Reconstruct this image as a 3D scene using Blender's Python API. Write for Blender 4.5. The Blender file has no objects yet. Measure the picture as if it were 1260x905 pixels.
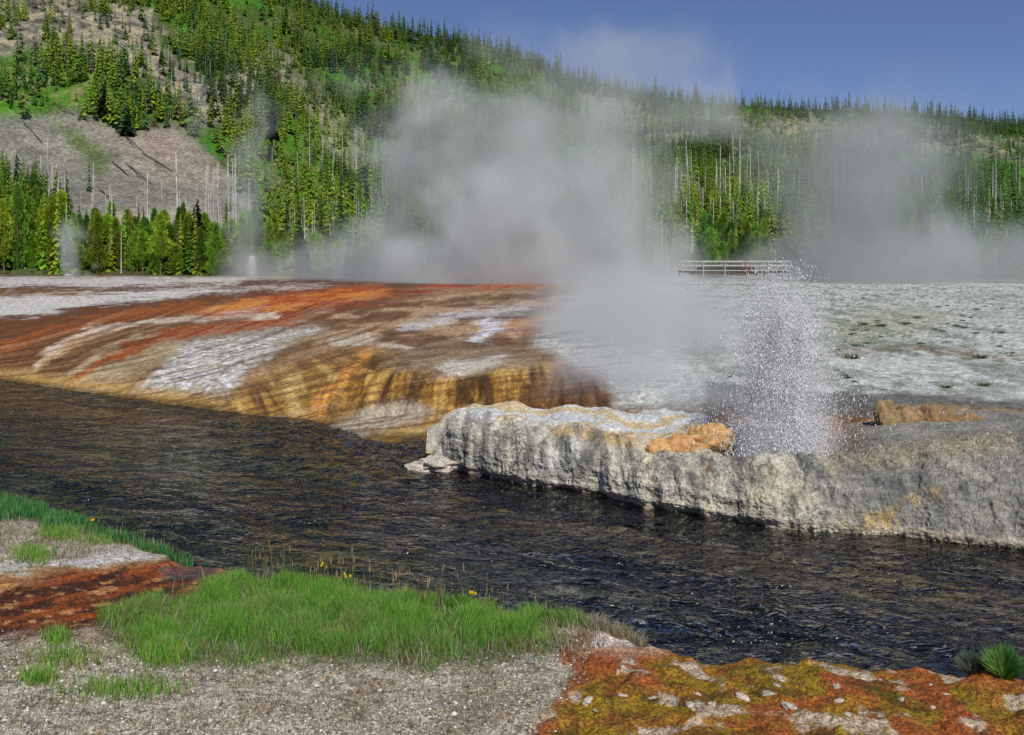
import bpy, math, random
import numpy as np

random.seed(7)
rng = np.random.default_rng(11)
sc = bpy.context.scene
COL = sc.collection

# ----------------------------------------------------------------- camera numbers
F, HZ, H = 1150.0, 322.0, 5.0          # focal length (px of a 1260 wide frame), horizon row, eye height above the river


def world(px, py, Y):
    return ((px - 630.0) / F * Y, Y, H - (py - HZ) * Y / F)


def X_of(px, Y):
    return (px - 630.0) / F * Y


# ----------------------------------------------------------------- noise
def _hash(ix, iy, iz, seed):
    with np.errstate(over='ignore'):
        h = (ix.astype(np.int64) * 374761393 + iy.astype(np.int64) * 668265263 + iz.astype(np.int64) * 1274126177 + seed * 362437) & 0xFFFFFFFF
        h = ((h ^ (h >> 13)) * 1103515245) & 0xFFFFFFFF
        h = ((h ^ (h >> 16)) * 2246822519) & 0xFFFFFFFF
        h = h ^ (h >> 15)
    return (h & 0xFFFFFF).astype(np.float64) / float(0xFFFFFF)


def vnoise(x, y, z=None, seed=0):
    x = np.asarray(x, float); y = np.asarray(y, float)
    z = np.zeros_like(x + y) if z is None else np.asarray(z, float)
    x, y, z = np.broadcast_arrays(x, y, z)
    fx, fy, fz = np.floor(x), np.floor(y), np.floor(z)
    tx, ty, tz = x - fx, y - fy, z - fz
    tx = tx * tx * (3 - 2 * tx); ty = ty * ty * (3 - 2 * ty); tz = tz * tz * (3 - 2 * tz)
    ix, iy, iz = fx.astype(np.int64), fy.astype(np.int64), fz.astype(np.int64)
    out = 0
    for dx in (0, 1):
        for dy in (0, 1):
            for dz in (0, 1):
                w = (tx if dx else 1 - tx) * (ty if dy else 1 - ty) * (tz if dz else 1 - tz)
                out = out + w * _hash(ix + dx, iy + dy, iz + dz, seed)
    return out


def fbm(x, y, z=None, octv=4, seed=0, gain=0.5):
    a, s, n = 1.0, 0.0, 0.0
    f = 1.0
    for i in range(octv):
        s = s + a * vnoise(np.asarray(x) * f + 13.7 * i, np.asarray(y) * f - 7.1 * i, None if z is None else np.asarray(z) * f, seed + i)
        n += a; a *= gain; f *= 2.03
    return s / n


def sstep(a, b, x):
    t = np.clip((np.asarray(x, float) - a) / (b - a), 0, 1)
    return t * t * (3 - 2 * t)


def lin(r, g, b, k=1.0):
    out = []
    for c in (r, g, b):
        c = c / 255.0
        out.append(k * (c / 12.92 if c <= 0.04045 else ((c + 0.055) / 1.055) ** 2.4))
    return np.array(out)


# ----------------------------------------------------------------- pixel-space masks for the ground colours
def d_poly(px, py, pts):
    d = np.full(np.shape(px), 1e9)
    for (x0, y0), (x1, y1) in zip(pts[:-1], pts[1:]):
        vx, vy = x1 - x0, y1 - y0
        t = np.clip(((px - x0) * vx + (py - y0) * vy) / (vx * vx + vy * vy + 1e-9), 0, 1)
        d = np.minimum(d, np.hypot(px - x0 - t * vx, py - y0 - t * vy))
    return d


def stroke(px, py, pts, w, soft=0.5):
    return 1 - sstep(w * (1 - soft), w * (1 + soft), d_poly(px, py, pts))


def region(px, py, pts, soft):
    pts = list(pts) + [pts[0]]
    d = d_poly(px, py, pts)
    ins = np.zeros(np.shape(px), bool)
    for (x0, y0), (x1, y1) in zip(pts[:-1], pts[1:]):
        c = ((y0 > py) != (y1 > py)) & (px < (x1 - x0) * (py - y0) / ((y1 - y0) + 1e-9) + x0)
        ins ^= c
    return sstep(-soft, soft, np.where(ins, d, -d))


def over(col, c, m):
    return col * (1 - m[..., None]) + np.asarray(c) * m[..., None]


# ----------------------------------------------------------------- mesh helpers
def mesh_np(name, V, faces, col=None):
    """faces: list of int arrays (m,k)"""
    me = bpy.data.meshes.new(name)
    V = np.asarray(V, np.float32)
    me.vertices.add(len(V))
    me.vertices.foreach_set('co', V.ravel())
    idx, tot = [], []
    for f in faces:
        f = np.asarray(f, np.int32)
        if f.size:
            idx.append(f.ravel()); tot.append(np.full(len(f), f.shape[1], np.int32))
    idx = np.concatenate(idx); tot = np.concatenate(tot)
    me.loops.add(len(idx)); me.loops.foreach_set('vertex_index', idx)
    me.polygons.add(len(tot))
    me.polygons.foreach_set('loop_start', np.concatenate(([0], np.cumsum(tot)[:-1])).astype(np.int32))
    me.polygons.foreach_set('loop_total', tot)
    me.update(calc_edges=True)
    if col is not None:
        a = me.color_attributes.new('col', 'FLOAT_COLOR', 'POINT')
        c4 = np.ones((len(V), 4), np.float32); c4[:, :3] = col
        a.data.foreach_set('color', c4.ravel())
    return me


def smooth(me):
    me.polygons.foreach_set('use_smooth', np.ones(len(me.polygons), bool))
    me.update()


def link(name, me, mat, parent=None, loc=(0, 0, 0)):
    o = bpy.data.objects.new(name, me)
    COL.objects.link(o)
    if mat and not me.materials:
        me.materials.append(mat)
    o.location = loc
    if parent:
        o.parent = parent
    return o


def tag(o, label=None, cat=None, group=None, kind=None):
    for k, v in (('label', label), ('category', cat), ('group', group), ('kind', kind)):
        if v:
            o[k] = v
    return o


def empty(name, loc, label, cat, group=None):
    o = bpy.data.objects.new(name, None)
    COL.objects.link(o)
    o.location = loc
    o.empty_display_size = 0.2
    return tag(o, label, cat, group)


def copy_tree(o, parent=None):
    c = o.copy(); COL.objects.link(c)
    if parent:
        c.parent = parent
    for ch in list(o.children):
        copy_tree(ch, c)
    return c


def grid_faces(nr, nc):
    i = np.arange(nr * nc).reshape(nr, nc)
    return np.stack([i[:-1, :-1], i[:-1, 1:], i[1:, 1:], i[1:, :-1]], -1).reshape(-1, 4)


class MB:
    """collects simple solids into one mesh"""
    def __init__(s):
        s.v, s.f, s.n = [], [], 0

    def add(s, V, Fc):
        s.v.append(np.asarray(V, float)); s.f.append([tuple(i + s.n for i in f) for f in Fc]); s.n += len(V)

    def box(s, x0, x1, y0, y1, z0, z1):
        V = [(x, y, z) for z in (z0, z1) for y in (y0, y1) for x in (x0, x1)]
        s.add(V, [(0, 2, 3, 1), (4, 5, 7, 6), (0, 1, 5, 4), (2, 6, 7, 3), (0, 4, 6, 2), (1, 3, 7, 5)])

    def tube(s, pts, rads, n=6):
        pts = np.asarray(pts, float); V = []; Fc = []
        for k, p in enumerate(pts):
            d = pts[min(k + 1, len(pts) - 1)] - pts[max(k - 1, 0)]
            d = d / (np.linalg.norm(d) + 1e-9)
            a = np.cross(d, (0.3, 0.9, 0.1)); a /= np.linalg.norm(a) + 1e-9
            b = np.cross(d, a)
            for j in range(n):
                t = 2 * math.pi * j / n
                V.append(p + rads[k] * (math.cos(t) * a + math.sin(t) * b))
        for k in range(len(pts) - 1):
            for j in range(n):
                Fc.append((k * n + j, k * n + (j + 1) % n, (k + 1) * n + (j + 1) % n, (k + 1) * n + j))
        Fc.append(tuple(range(n))); Fc.append(tuple((len(pts) - 1) * n + j for j in range(n)))
        s.add(V, Fc)

    def mesh(s, name, sm=False):
        me = bpy.data.meshes.new(name)
        me.from_pydata(np.concatenate(s.v).tolist(), [], [f for g in s.f for f in g])
        me.update()
        if sm:
            smooth(me)
        return me


# ----------------------------------------------------------------- materials
def new_mat(name):
    m = bpy.data.materials.new(name); m.use_nodes = True
    nt = m.node_tree; nt.nodes.clear()
    out = nt.nodes.new('ShaderNodeOutputMaterial')
    return m, nt, out


def N(nt, t, **kw):
    n = nt.nodes.new(t)
    for k, v in kw.items():
        setattr(n, k, v)
    return n


def math_n(nt, op, a, b=None, c=None, clamp=False):
    n = nt.nodes.new('ShaderNodeMath'); n.operation = op; n.use_clamp = clamp
    for i, v in enumerate((a, b, c)):
        if v is None:
            continue
        if isinstance(v, (int, float)):
            n.inputs[i].default_value = v
        else:
            nt.links.new(v, n.inputs[i])
    return n.outputs[0]


def maprange(nt, v, a, b, c=0.0, d=1.0, interp='LINEAR'):
    n = nt.nodes.new('ShaderNodeMapRange'); n.interpolation_type = interp
    nt.links.new(v, n.inputs['Value'])
    for k, x in zip(('From Min', 'From Max', 'To Min', 'To Max'), (a, b, c, d)):
        n.inputs[k].default_value = x
    return n.outputs['Result']


def noise_n(nt, vec, scale, detail=4, rough=0.55, dist=0.0):
    n = nt.nodes.new('ShaderNodeTexNoise'); n.noise_dimensions = '3D'
    n.inputs['Scale'].default_value = scale; n.inputs['Detail'].default_value = detail
    n.inputs['Roughness'].default_value = rough; n.inputs['Distortion'].default_value = dist
    nt.links.new(vec, n.inputs['Vector'])
    return n.outputs['Fac']


def mat_attr(name, rough=0.85, speck=(), bumps=(), spec=0.3, colr=None, obj_random=0.0, transl=0.0):
    """base colour = 'col' attribute (or a constant) times speckle noises; bumps = (scale, distance)"""
    m, nt, out = new_mat(name)
    L = nt.links.new
    b = N(nt, 'ShaderNodeBsdfPrincipled')
    b.inputs['Specular IOR Level'].default_value = spec
    b.inputs['Roughness'].default_value = rough
    tc = N(nt, 'ShaderNodeTexCoord')
    vec = tc.outputs['Object']
    if colr is None:
        at = N(nt, 'ShaderNodeAttribute', attribute_name='col'); c = at.outputs['Color']
    else:
        rgb = N(nt, 'ShaderNodeRGB'); rgb.outputs[0].default_value = (*colr, 1); c = rgb.outputs[0]
    for (s, lo, hi, det) in speck:
        f = maprange(nt, noise_n(nt, vec, s, det, 0.6), 0.32, 0.68, lo, hi)
        mx = N(nt, 'ShaderNodeVectorMath', operation='SCALE')
        L(c, mx.inputs[0]); L(f, mx.inputs['Scale']); c = mx.outputs[0]
    if obj_random:
        oi = N(nt, 'ShaderNodeObjectInfo')
        hs = N(nt, 'ShaderNodeHueSaturation')
        L(maprange(nt, oi.outputs['Random'], 0, 1, 0.5 - 0.035 * obj_random, 0.5 + 0.03 * obj_random), hs.inputs['Hue'])
        v2 = math_n(nt, 'FRACT', math_n(nt, 'MULTIPLY', oi.outputs['Random'], 7.31))
        L(maprange(nt, v2, 0, 1, 1 - 0.4 * obj_random, 1 + 0.4 * obj_random), hs.inputs['Value'])
        L(c, hs.inputs['Color']); c = hs.outputs['Color']
    L(c, b.inputs['Base Color'])
    nrm = None
    for (s, d) in bumps:
        bp = N(nt, 'ShaderNodeBump'); bp.inputs['Distance'].default_value = d; bp.inputs['Strength'].default_value = 1.0
        L(noise_n(nt, vec, s, 4, 0.6), bp.inputs['Height'])
        if nrm is not None:
            L(nrm, bp.inputs['Normal'])
        nrm = bp.outputs['Normal']
    if nrm is not None:
        L(nrm, b.inputs['Normal'])
    if transl:
        tr = N(nt, 'ShaderNodeBsdfTranslucent'); L(c, tr.inputs['Color'])
        mx = N(nt, 'ShaderNodeMixShader'); mx.inputs[0].default_value = transl
        L(b.outputs[0], mx.inputs[1]); L(tr.outputs[0], mx.inputs[2]); L(mx.outputs[0], out.inputs['Surface'])
    else:
        L(b.outputs[0], out.inputs['Surface'])
    return m


M_thermal = mat_attr('thermal_crust', 0.75, speck=((2.2, 0.8, 1.2, 6), (9.0, 0.62, 1.36, 5)), bumps=((14.0, 0.05), (3.0, 0.12)), spec=0.35)
M_hill = mat_attr('hill_soil', 0.95, speck=((0.12, 0.8, 1.2, 5), (0.9, 0.5, 1.5, 4)), bumps=((0.7, .5),), spec=0.1)
M_bank = mat_attr('bank_soil', 0.85, speck=((7.0, 0.75, 1.25, 5), (30.0, 0.35, 1.65, 3)), bumps=((30.0, 0.04), (8.0, 0.05)), spec=0.3)
M_mound = mat_attr('geyserite', 0.85, speck=((7.0, 0.78, 1.2, 4), (34.0, 0.6, 1.36, 4)), bumps=((38.0, 0.018), (14.0, 0.03)), spec=0.25)
M_bed = mat_attr('river_stones', 0.9, speck=((1.6, 0.5, 1.5, 5), (5.0, .35, 1.65, 4)), bumps=((3.0, 0.1),))
M_base = mat_attr('meadow_soil', 0.95, colr=(0.07, 0.075, 0.04), speck=((0.01, 0.6, 1.4, 5),))
M_leaf = mat_attr('pine_needles', 0.65, obj_random=1.0, spec=0.2, transl=0.45)
M_forest = mat_attr('forest_needles', 0.7, spec=0.15, transl=0.3)
M_grass = mat_attr('grass_blades', 0.55, spec=0.25, transl=0.5)
M_gravel = mat_attr('gravel_stones', 0.9, spec=.2)
M_bark = mat_attr('bark', 0.9, colr=tuple(lin(120, 100, 82)), speck=((3.0, 0.6, 1.4, 4),), spec=0.1)
M_snag = mat_attr('weathered_wood', 0.9, colr=tuple(lin(186, 184, 176)), speck=((1.5, 0.6, 1.3, 4),), obj_random=0.5, spec=0.1)
M_log = mat_attr('fallen_wood', 0.9, colr=tuple(lin(84, 77, 70)), speck=((1.5, 0.6, 1.4, 4),), spec=0.1)
M_plank = mat_attr('grey_planks', 0.8, colr=tuple(lin(176, 172, 166)), speck=((4, 0.7, 1.25, 4),), spec=0.2)
M_rust = mat_attr('rusty_post', 0.8, colr=tuple(lin(190, 100, 45)), speck=((4, 0.7, 1.25, 4),), spec=0.2)
M_under = mat_attr('dark_timber', 0.9, colr=tuple(lin(70, 52, 38)), speck=((4, 0.7, 1.25, 4),), spec=0.2)
M_white = mat_attr('white_stone', 0.85, colr=tuple(lin(186, 176, 160)), obj_random=.5, speck=((16, 0.55, 1.3, 4),), bumps=((20, 0.01),))
M_orange = mat_attr('orange_crust', 0.6, colr=tuple(lin(200, 152, 98)), speck=((9, 0.7, 1.25, 4),), bumps=((16, 0.02),), obj_random=0.3)
M_crust = mat_attr('pale_crust', 0.85, colr=tuple(lin(192, 182, 166)), speck=((9, 0.6, 1.3, 4), (34, 0.6, 1.4, 4)), bumps=((24, 0.03),))
M_ochre = mat_attr('ochre_crust', 0.75, colr=tuple(lin(150, 125, 85)), speck=((6, 0.6, 1.3, 4), (30, 0.7, 1.3, 4)), bumps=((16, 0.03),), obj_random=0.4)
M_yellow = mat_attr('yellow_petals', 0.5, colr=tuple(lin(235, 200, 20)))

# ================================================================= SETTING
# ---------------- base ground to the horizon
me = mesh_np('ground', [(-6000, -3000, -2.2), (6000, -3000, -2.2), (6000, 9000, -2.2), (-6000, 9000, -2.2)], [np.array([[0, 1, 2, 3]])])
tag(link('ground', me, M_base), kind='structure')


# ---------------- far thermal ground
FAR = [  # px, knots (Y, z)
    (-900, [(45, -1), (47, -.02), (50, .6), (54, 1.2), (60, 1.6), (85, 1.95), (175, 2.8)]),
    (0,   [(37, -1), (39.4, -.02), (42.0, .62), (46, 1.22), (51.5, 1.6), (75, 1.88), (172, 2.78)]),
    (100, [(34, -1), (35.7, -.02), (38.3, .62), (42.3, 1.22), (48, 1.58), (72, 1.86), (172, 2.7)]),
    (200, [(31, -1), (32.9, -.02), (35.4, .60), (39.3, 1.2), (45, 1.55), (70, 1.84), (172, 2.55)]),
    (300, [(28.5, -1), (30.6, -.02), (32.9, .58), (36.8, 1.17), (43, 1.55), (70, 1.82), (172, 2.4)]),
    (390, [(27, -1), (29.0, -.02), (30.9, .56), (34.0, 1.15), (41, 1.55), (70, 1.82), (172, 2.25)]),
    (440, [(25.5, -1), (27.0, -.02), (29.2, .40), (31.6, 1.2), (38, 1.55), (68, 1.8), (172, 2.2)]),
    (480, [(24, -1), (25.7, -.02), (28.2, .30), (31.4, 1.24), (36, 1.55), (66, 1.8), (172, 2.2)]),
    (560, [(24, -1), (25.9, -.02), (28.2, .34), (30.7, 1.36), (36, 1.6), (64, 1.8), (172, 2.25)]),
    (640, [(23.6, -1), (25.4, -.02), (27.9, .46), (30.2, 1.38), (36, 1.6), (64, 1.8), (172, 2.3)]),
    (700, [(23, -1), (24.6, -.02), (27.4, .62), (28.9, 1.32), (36, 1.58), (64, 1.8), (172, 2.4)]),
    (750, [(21.6, -1), (23.2, -.02), (25.6, .9), (28.4, 1.22), (36, 1.52), (64, 1.8), (172, 2.45)]),
    (850, [(20, -1), (21.4, .3), (23.2, 1.0), (25.5, 1.2), (34, 1.48), (64, 1.8), (172, 2.55)]),
    (1000, [(19.5, -1), (20.6, .3), (22.2, 1.05), (23.6, 1.42), (34, 1.6), (64, 1.85), (172, 2.4)]),
    (1260, [(19, -1), (20.2, .3), (21.6, 1.2), (23.0, 1.52), (34, 1.7), (64, 1.85), (172, 1.75)]),
    (2200, [(17, -1), (18, .3), (21, 1.3), (23, 1.6), (34, 1.75), (64, 1.9), (175, 1.9)]),
]


def gsmooth(A, sig, axis):
    r = int(sig * 3) + 1
    k = np.exp(-0.5 * (np.arange(-r, r + 1) / sig) ** 2); k /= k.sum()
    A = np.moveaxis(A, axis, 0)
    P = np.concatenate([np.repeat(A[:1], r, 0), A, np.repeat(A[-1:], r, 0)], 0)
    out = sum(k[j] * P[j:j + len(A)] for j in range(2 * r + 1))
    return np.moveaxis(out, 0, axis)


def fan_profile(cols, PX, T, sig_col, sig_row, power=1.0):
    cp = np.array([c[0] for c in cols], float)
    K = len(cols[0][1])
    kY = np.array([[k[0] for k in c[1]] for c in cols], float); kz = np.array([[k[1] for k in c[1]] for c in cols], float)
    cY = np.stack([np.interp(PX, cp, kY[:, k]) for k in range(K)], 1)
    cz = np.stack([np.interp(PX, cp, kz[:, k]) for k in range(K)], 1)
    tt = T * (K - 1)
    i = np.clip(np.floor(tt).astype(int), 0, K - 2); f = tt - i
    Y = cY[:, i] * (1 - f) + cY[:, i + 1] * f
    Z = cz[:, i] * (1 - f) + cz[:, i + 1] * f
    if sig_row:
        Y = gsmooth(Y, sig_row, 1); Z = gsmooth(Z, sig_row, 1)
    if sig_col:
        Y = gsmooth(Y, sig_col, 0); Z = gsmooth(Z, sig_col, 0)
    return Y, Z


PXF = np.concatenate([np.linspace(-900, -20, 90, endpoint=False), np.linspace(-20, 1280, 651), np.linspace(1290, 2200, 90)])
# rows: dense on the knots that show
TF = np.concatenate([np.linspace(0, 1 / 6, 16, endpoint=False), np.linspace(1 / 6, 4 / 6, 210, endpoint=False), np.linspace(4 / 6, 1, 110)])
YF, ZF = fan_profile(FAR, PXF, TF, 4, 7)
PXg = np.repeat(PXF[:, None], len(TF), 1)
XF = X_of(PXg, YF)
# the runoff flutes: vertical ribs on the steep lip, small swells on the flat
face = sstep(0.1, 0.5, ZF) * (1 - sstep(1.1, 1.55, ZF))
lipz = region(PXg, HZ + (H - ZF) * F / YF, [(395, 470), (470, 440), (600, 435), (740, 440), (760, 520), (560, 530), (380, 530)], 20)
flute = (fbm(XF * 2.6, YF * 0.35, octv=4, seed=3) - 0.5)
ZF = ZF + face * lipz * (flute * 0.75) + face * (1 - lipz) * (fbm(XF * 0.9 + YF * 0.5, YF * 0.12, octv=4, seed=5) - 0.5) * 0.28
YF = YF - face * lipz * (fbm(XF * 3.5, ZF * 1.5, octv=4, seed=8) - 0.5) * 1.1
ZF += sstep(-0.1, 0.3, ZF) * ((fbm(XF * 0.5, YF * 0.5, octv=5, seed=21) - 0.5) * 0.10 + (fbm(XF * 4, YF * 4, octv=4, seed=22) - 0.5) * 0.05)
PYF = HZ + (H - ZF) * F / YF


def far_colour(px, py, X, Y, Z):
    wob = (fbm(X * 0.35, Y * 0.22, octv=4, seed=41) - 0.5)
    wx = px + wob * 38 + (fbm(X * 1.6, Y * 0.8, octv=3, seed=42) - 0.5) * 26
    wy = py + (fbm(X * 0.5, Y * 0.3, octv=4, seed=43) - 0.5) * 14 + (fbm(X * 2.2, Y * 1.2, octv=3, seed=44) - 0.5) * 7
    c = np.zeros(px.shape + (3,)) + lin(132, 100, 62)
    # streaky brown / ochre base running along the flows
    fl = fbm(X * .25, Y * .10, octv=3, seed=50) * 30
    ytop = np.interp(px, [-900, 0, 150, 300, 520, 640], [420, 400, 376, 360, 350, 348]); ybot = np.interp(px, [-900, 0, 200, 390, 480, 640], [440, 468, 497, 520, 545, 560])
    q = (py - ytop) / (ybot - ytop) + .0022 * px
    leftm = sstep(560, 400, px)
    st = fbm((px * 0.008 + py * 0.012), (py + 0.26 * px + fl) * 0.16, octv=6, seed=51, gain=.6)
    st = st * (1 - leftm) + leftm * fbm(q * 13 + fl * .01, px * .004, octv=5, seed=52, gain=.6)
    c = over(c, lin(92, 60, 32), sstep(0.46, 0.70, st) * 0.7)
    c = over(c, lin(172, 142, 96), sstep(0.54, 0.32, st) * 0.6)
    # far flats above the shelf
    c = over(c, lin(196, 190, 180), region(wx, wy, [(-900, 338), (300, 341), (440, 350), (330, 352), (120, 356), (-900, 362)], 3))
    c = over(c, lin(98, 62, 38), stroke(wx, wy, [(-900, 357), (150, 356), (320, 351), (450, 346)], 3.5, .6) * .9)
    c = over(c, lin(206, 202, 194), region(wx, wy, [(-900, 366), (60, 364), (250, 355), (400, 352), (330, 362), (160, 376), (60, 390), (-900, 402)], 4))
    c = over(c, lin(96, 60, 34), stroke(wx, wy, [(-200, 400), (40, 396), (130, 380), (240, 370), (330, 362)], 6.5, .6))
    c = over(c, lin(70, 48, 34), stroke(wx, wy, [(300, 348), (420, 345), (500, 347), (640, 350)], 3, .7) * .8)
    # main orange runoff
    c = over(c, lin(112, 66, 30), region(wx, wy, [(-200, 405), (40, 392), (150, 376), (300, 360), (440, 350), (515, 358), (500, 376), (380, 388), (230, 404), (110, 420), (40, 452), (-100, 480)], 6) * .9)
    c = over(c, lin(176, 76, 14), region(wx, wy, [(230, 382), (330, 366), (440, 353), (515, 359), (500, 376), (380, 384), (260, 394)], 5) * .95)
    c = over(c, lin(158, 86, 28), stroke(wx, wy, [(-60, 445), (32, 420), (70, 405), (140, 388), (250, 378)], 6, .7) * .85)
    o = fbm(px * 0.02, (py + 0.12 * px) * 0.16, octv=4, seed=55)
    c = over(c, lin(206, 134, 58), region(wx, wy, [(260, 378), (340, 365), (480, 358), (515, 362), (440, 375), (330, 386), (250, 394)], 4) * sstep(.42, .62, o))
    c = over(c, lin(118, 52, 14), region(wx, wy, [(300, 385), (420, 378), (520, 352), (560, 350), (510, 380), (430, 395), (300, 402)], 6) * .75)
    c = over(c, lin(168, 66, 22), stroke(wx, wy, [(520, 354), (600, 352), (680, 350)], 3.5, .6) * .8)
    # white trace inside the orange
    c = over(c, lin(226, 205, 182), stroke(wx, wy, [(40, 452), (70, 424), (110, 404), (170, 397), (260, 394), (340, 385)], 4.5, .6) * .9)
    c = over(c, lin(204, 170, 120), stroke(wx, wy, [(35, 462), (60, 440), (95, 418), (140, 408)], 5, .7) * .8)
    # dark brown and red-orange tongue to the river
    c = over(c, lin(112, 76, 38), stroke(wx, wy, [(50, 462), (95, 440), (140, 415), (230, 402), (300, 396)], 8, .6) * .9)
    c = over(c, lin(186, 166, 130), stroke(wx, wy, [(75, 466), (115, 440), (170, 420), (210, 410)], 6, .6) * .8)
    c = over(c, lin(150, 72, 18), stroke(wx, wy, [(78, 476), (110, 458), (160, 432), (200, 413), (290, 402), (420, 385)], 7, .45))
    c = over(c, lin(186, 108, 46), stroke(wx, wy, [(76, 478), (100, 466), (130, 450)], 7, .6) * .8)
    # white granular apron
    wh = region(wx, wy, [(225, 425), (300, 412), (392, 400), (388, 412), (330, 432), (300, 460), (285, 492), (215, 490), (160, 482), (190, 460), (215, 440)], 10)
    c = over(c, lin(176, 170, 150), wh * .7)
    c = over(c, lin(212, 212, 208), wh * sstep(.36, .62, fbm(X * 5.5, Y * 4.5, octv=5, seed=61, gain=.65)))
    c = over(c, lin(196, 178, 140), stroke(wx, wy, [(100, 478), (150, 455), (215, 428)], 10, .7) * .55)
    # ochre foot along the water
    foot = (1 - sstep(0.16, 0.5, Z)) * sstep(760, 700, px)
    c = over(c, lin(186, 148, 78), foot * .8)
    c = over(c, lin(98, 78, 30), (1 - sstep(0.04, 0.16, Z)) * .85)
    # mustard flutes of the lip
    mz = region(wx, wy, [(280, 500), (330, 465), (400, 440), (470, 432), (480, 470), (420, 520), (330, 512)], 14)
    gl = fbm(X * 1.9 + Y * 0.8, Z * 0.8, octv=4, seed=66)
    c = over(c, lin(168, 124, 50), mz * .75)
    c = over(c, lin(86, 58, 20), mz * sstep(.53, .66, gl) * .95)
    c = over(c, lin(206, 172, 106), mz * sstep(.46, .34, gl) * .8)
    c = over(c, lin(216, 150, 70), stroke(wx, wy, [(465, 405), (448, 438), (425, 470), (395, 508)], 8, .6) * .85)
    lip = region(wx, wy, [(425, 478), (470, 455), (560, 462), (660, 448), (720, 470), (720, 505), (560, 512), (520, 500), (450, 505)], 7)
    g2 = fbm(X * 4.2, Z * 1.2, octv=4, seed=67)
    c = over(c, lin(158, 116, 42), lip * .95)
    c = over(c, lin(62, 42, 18), lip * sstep(.53, .64, g2) * .85)
    c = over(c, lin(206, 164, 90), lip * sstep(.44, .33, g2) * .85)
    c = over(c, lin(98, 62, 30), region(wx, wy, [(640, 470), (720, 462), (800, 470), (790, 505), (640, 508)], 12) * .85)
    # grey top of the lip, grey apron below it
    c = over(c, lin(150, 132, 104), region(wx, wy, [(470, 445), (520, 412), (650, 430), (650, 452), (560, 458), (500, 452)], 10) * .8)
    c = over(c, lin(200, 192, 178), stroke(wx, wy, [(560, 455), (590, 445), (605, 440)], 9, .7) * .9)
    c = over(c, lin(176, 166, 146), region(wx, wy, [(400, 530), (450, 505), (500, 490), (530, 505), (520, 520), (440, 540)], 9) * .9)
    # middle flats: white and tan stripes
    b = fbm(X * 0.5, Y * 0.16, octv=5, seed=71)
    mid = region(wx, wy, [(380, 385), (520, 362), (760, 352), (760, 440), (620, 432), (470, 430), (390, 425)], 12)
    c = over(c, lin(116, 82, 52), mid * .75)
    c = over(c, lin(196, 166, 128), mid * sstep(.55, .66, b) * .7)
    c = over(c, lin(90, 66, 48), mid * sstep(.46, .36, b) * .6)
    c = over(c, lin(212, 210, 206), stroke(wx, wy, [(500, 402), (570, 388), (640, 380)], 5, .7) * .7)
    c = over(c, lin(218, 218, 220), stroke(wx, wy, [(590, 412), (612, 400), (630, 402)], 9, .6))
    c = over(c, lin(206, 196, 176), stroke(wx, wy, [(415, 425), (460, 418), (495, 428)], 5, .7) * .8)
    c = over(c, lin(190, 132, 80), stroke(wx, wy, [(625, 405), (680, 392), (760, 384), (840, 380)], 9, .7) * .75)
    # pale pool floor behind the mound, and the white plain at right
    pool = region(wx, wy, [(650, 420), (720, 352), (870, 340), (2300, 340), (2300, 500), (900, 505), (760, 505), (735, 470)], 12)
    c = over(c, lin(198, 200, 192), pool)
    pl = region(wx, wy, [(845, 336), (2300, 336), (2300, 510), (845, 510)], 12)
    sp = fbm(X * 2.6, Y * 1.6, octv=5, seed=73)
    sp2 = fbm(X * 0.25, Y * 0.12, octv=4, seed=74)
    c = over(c, lin(120, 128, 112), pl * sstep(.52, .68, sp) * sstep(.3, .55, sp2) * .85)
    c = over(c, lin(166, 164, 130), pl * region(wx, wy, [(1020, 395), (1100, 378), (1180, 388), (1140, 410), (1040, 425)], 16) * .6)
    c = over(c, lin(136, 110, 86), stroke(wx, wy, [(1030, 430), (1110, 428), (1170, 434), (1250, 442)], 4.5, .8) * .8 * sstep(.3, .6, sp))
    c = over(c, lin(150, 150, 120), stroke(wx, wy, [(845, 432), (900, 434), (930, 436)], 5, .8) * .5)
    c = over(c, lin(92, 88, 80), region(wx, wy, [(870, 470), (1020, 484), (1100, 484), (1400, 498), (1400, 515), (1000, 515), (860, 520)], 5) * .9)  # darker grey-brown band along the near edge of the plain
    c = over(c, lin(150, 128, 92), stroke(wx, wy, [(1080, 503), (1160, 502), (1300, 512)], 5, .8) * .8)
    # dark ground under the forest edge
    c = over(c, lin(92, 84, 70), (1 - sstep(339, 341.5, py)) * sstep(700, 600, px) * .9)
    # brown mineral streaks and crumbs over all the runoff
    s2 = fbm(px * .012 + py * .02, (py + .10 * px + fl * .5) * .30, octv=5, seed=77, gain=.62)
    s2 = s2 * (1 - leftm) + leftm * fbm(q * 34 + fl * .02, px * .008, octv=4, seed=53, gain=.65)
    run = sstep(830, 700, px) * sstep(338, 352, py) * (1 - leftm * sstep(.16, .0, (py - ytop) / (ybot - ytop)) * .9)
    c = over(c, lin(84, 52, 30), run * sstep(.53, .63, s2) * .55)
    c = over(c, lin(190, 170, 140), run * sstep(.44, .32, s2) * .25)
    s3 = fbm(X * 1.1, Y * .35, octv=5, seed=78)
    s4 = fbm(X * 3.0, Y * .9, octv=4, seed=79, gain=.7)
    c = over(c, lin(104, 118, 90), pl * sstep(.53, .66, s4) * .5 * sstep(500, 470, py))
    c = over(c, lin(106, 118, 96), pl * sstep(.53, .64, s3) * .5 * sstep(500, 470, py))
    gr = fbm(X * 7, Y * 5, octv=4, seed=80, gain=.7)
    return np.clip(c * (0.40 + 1.2 * gr[..., None]), 0, 0.85)


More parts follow.
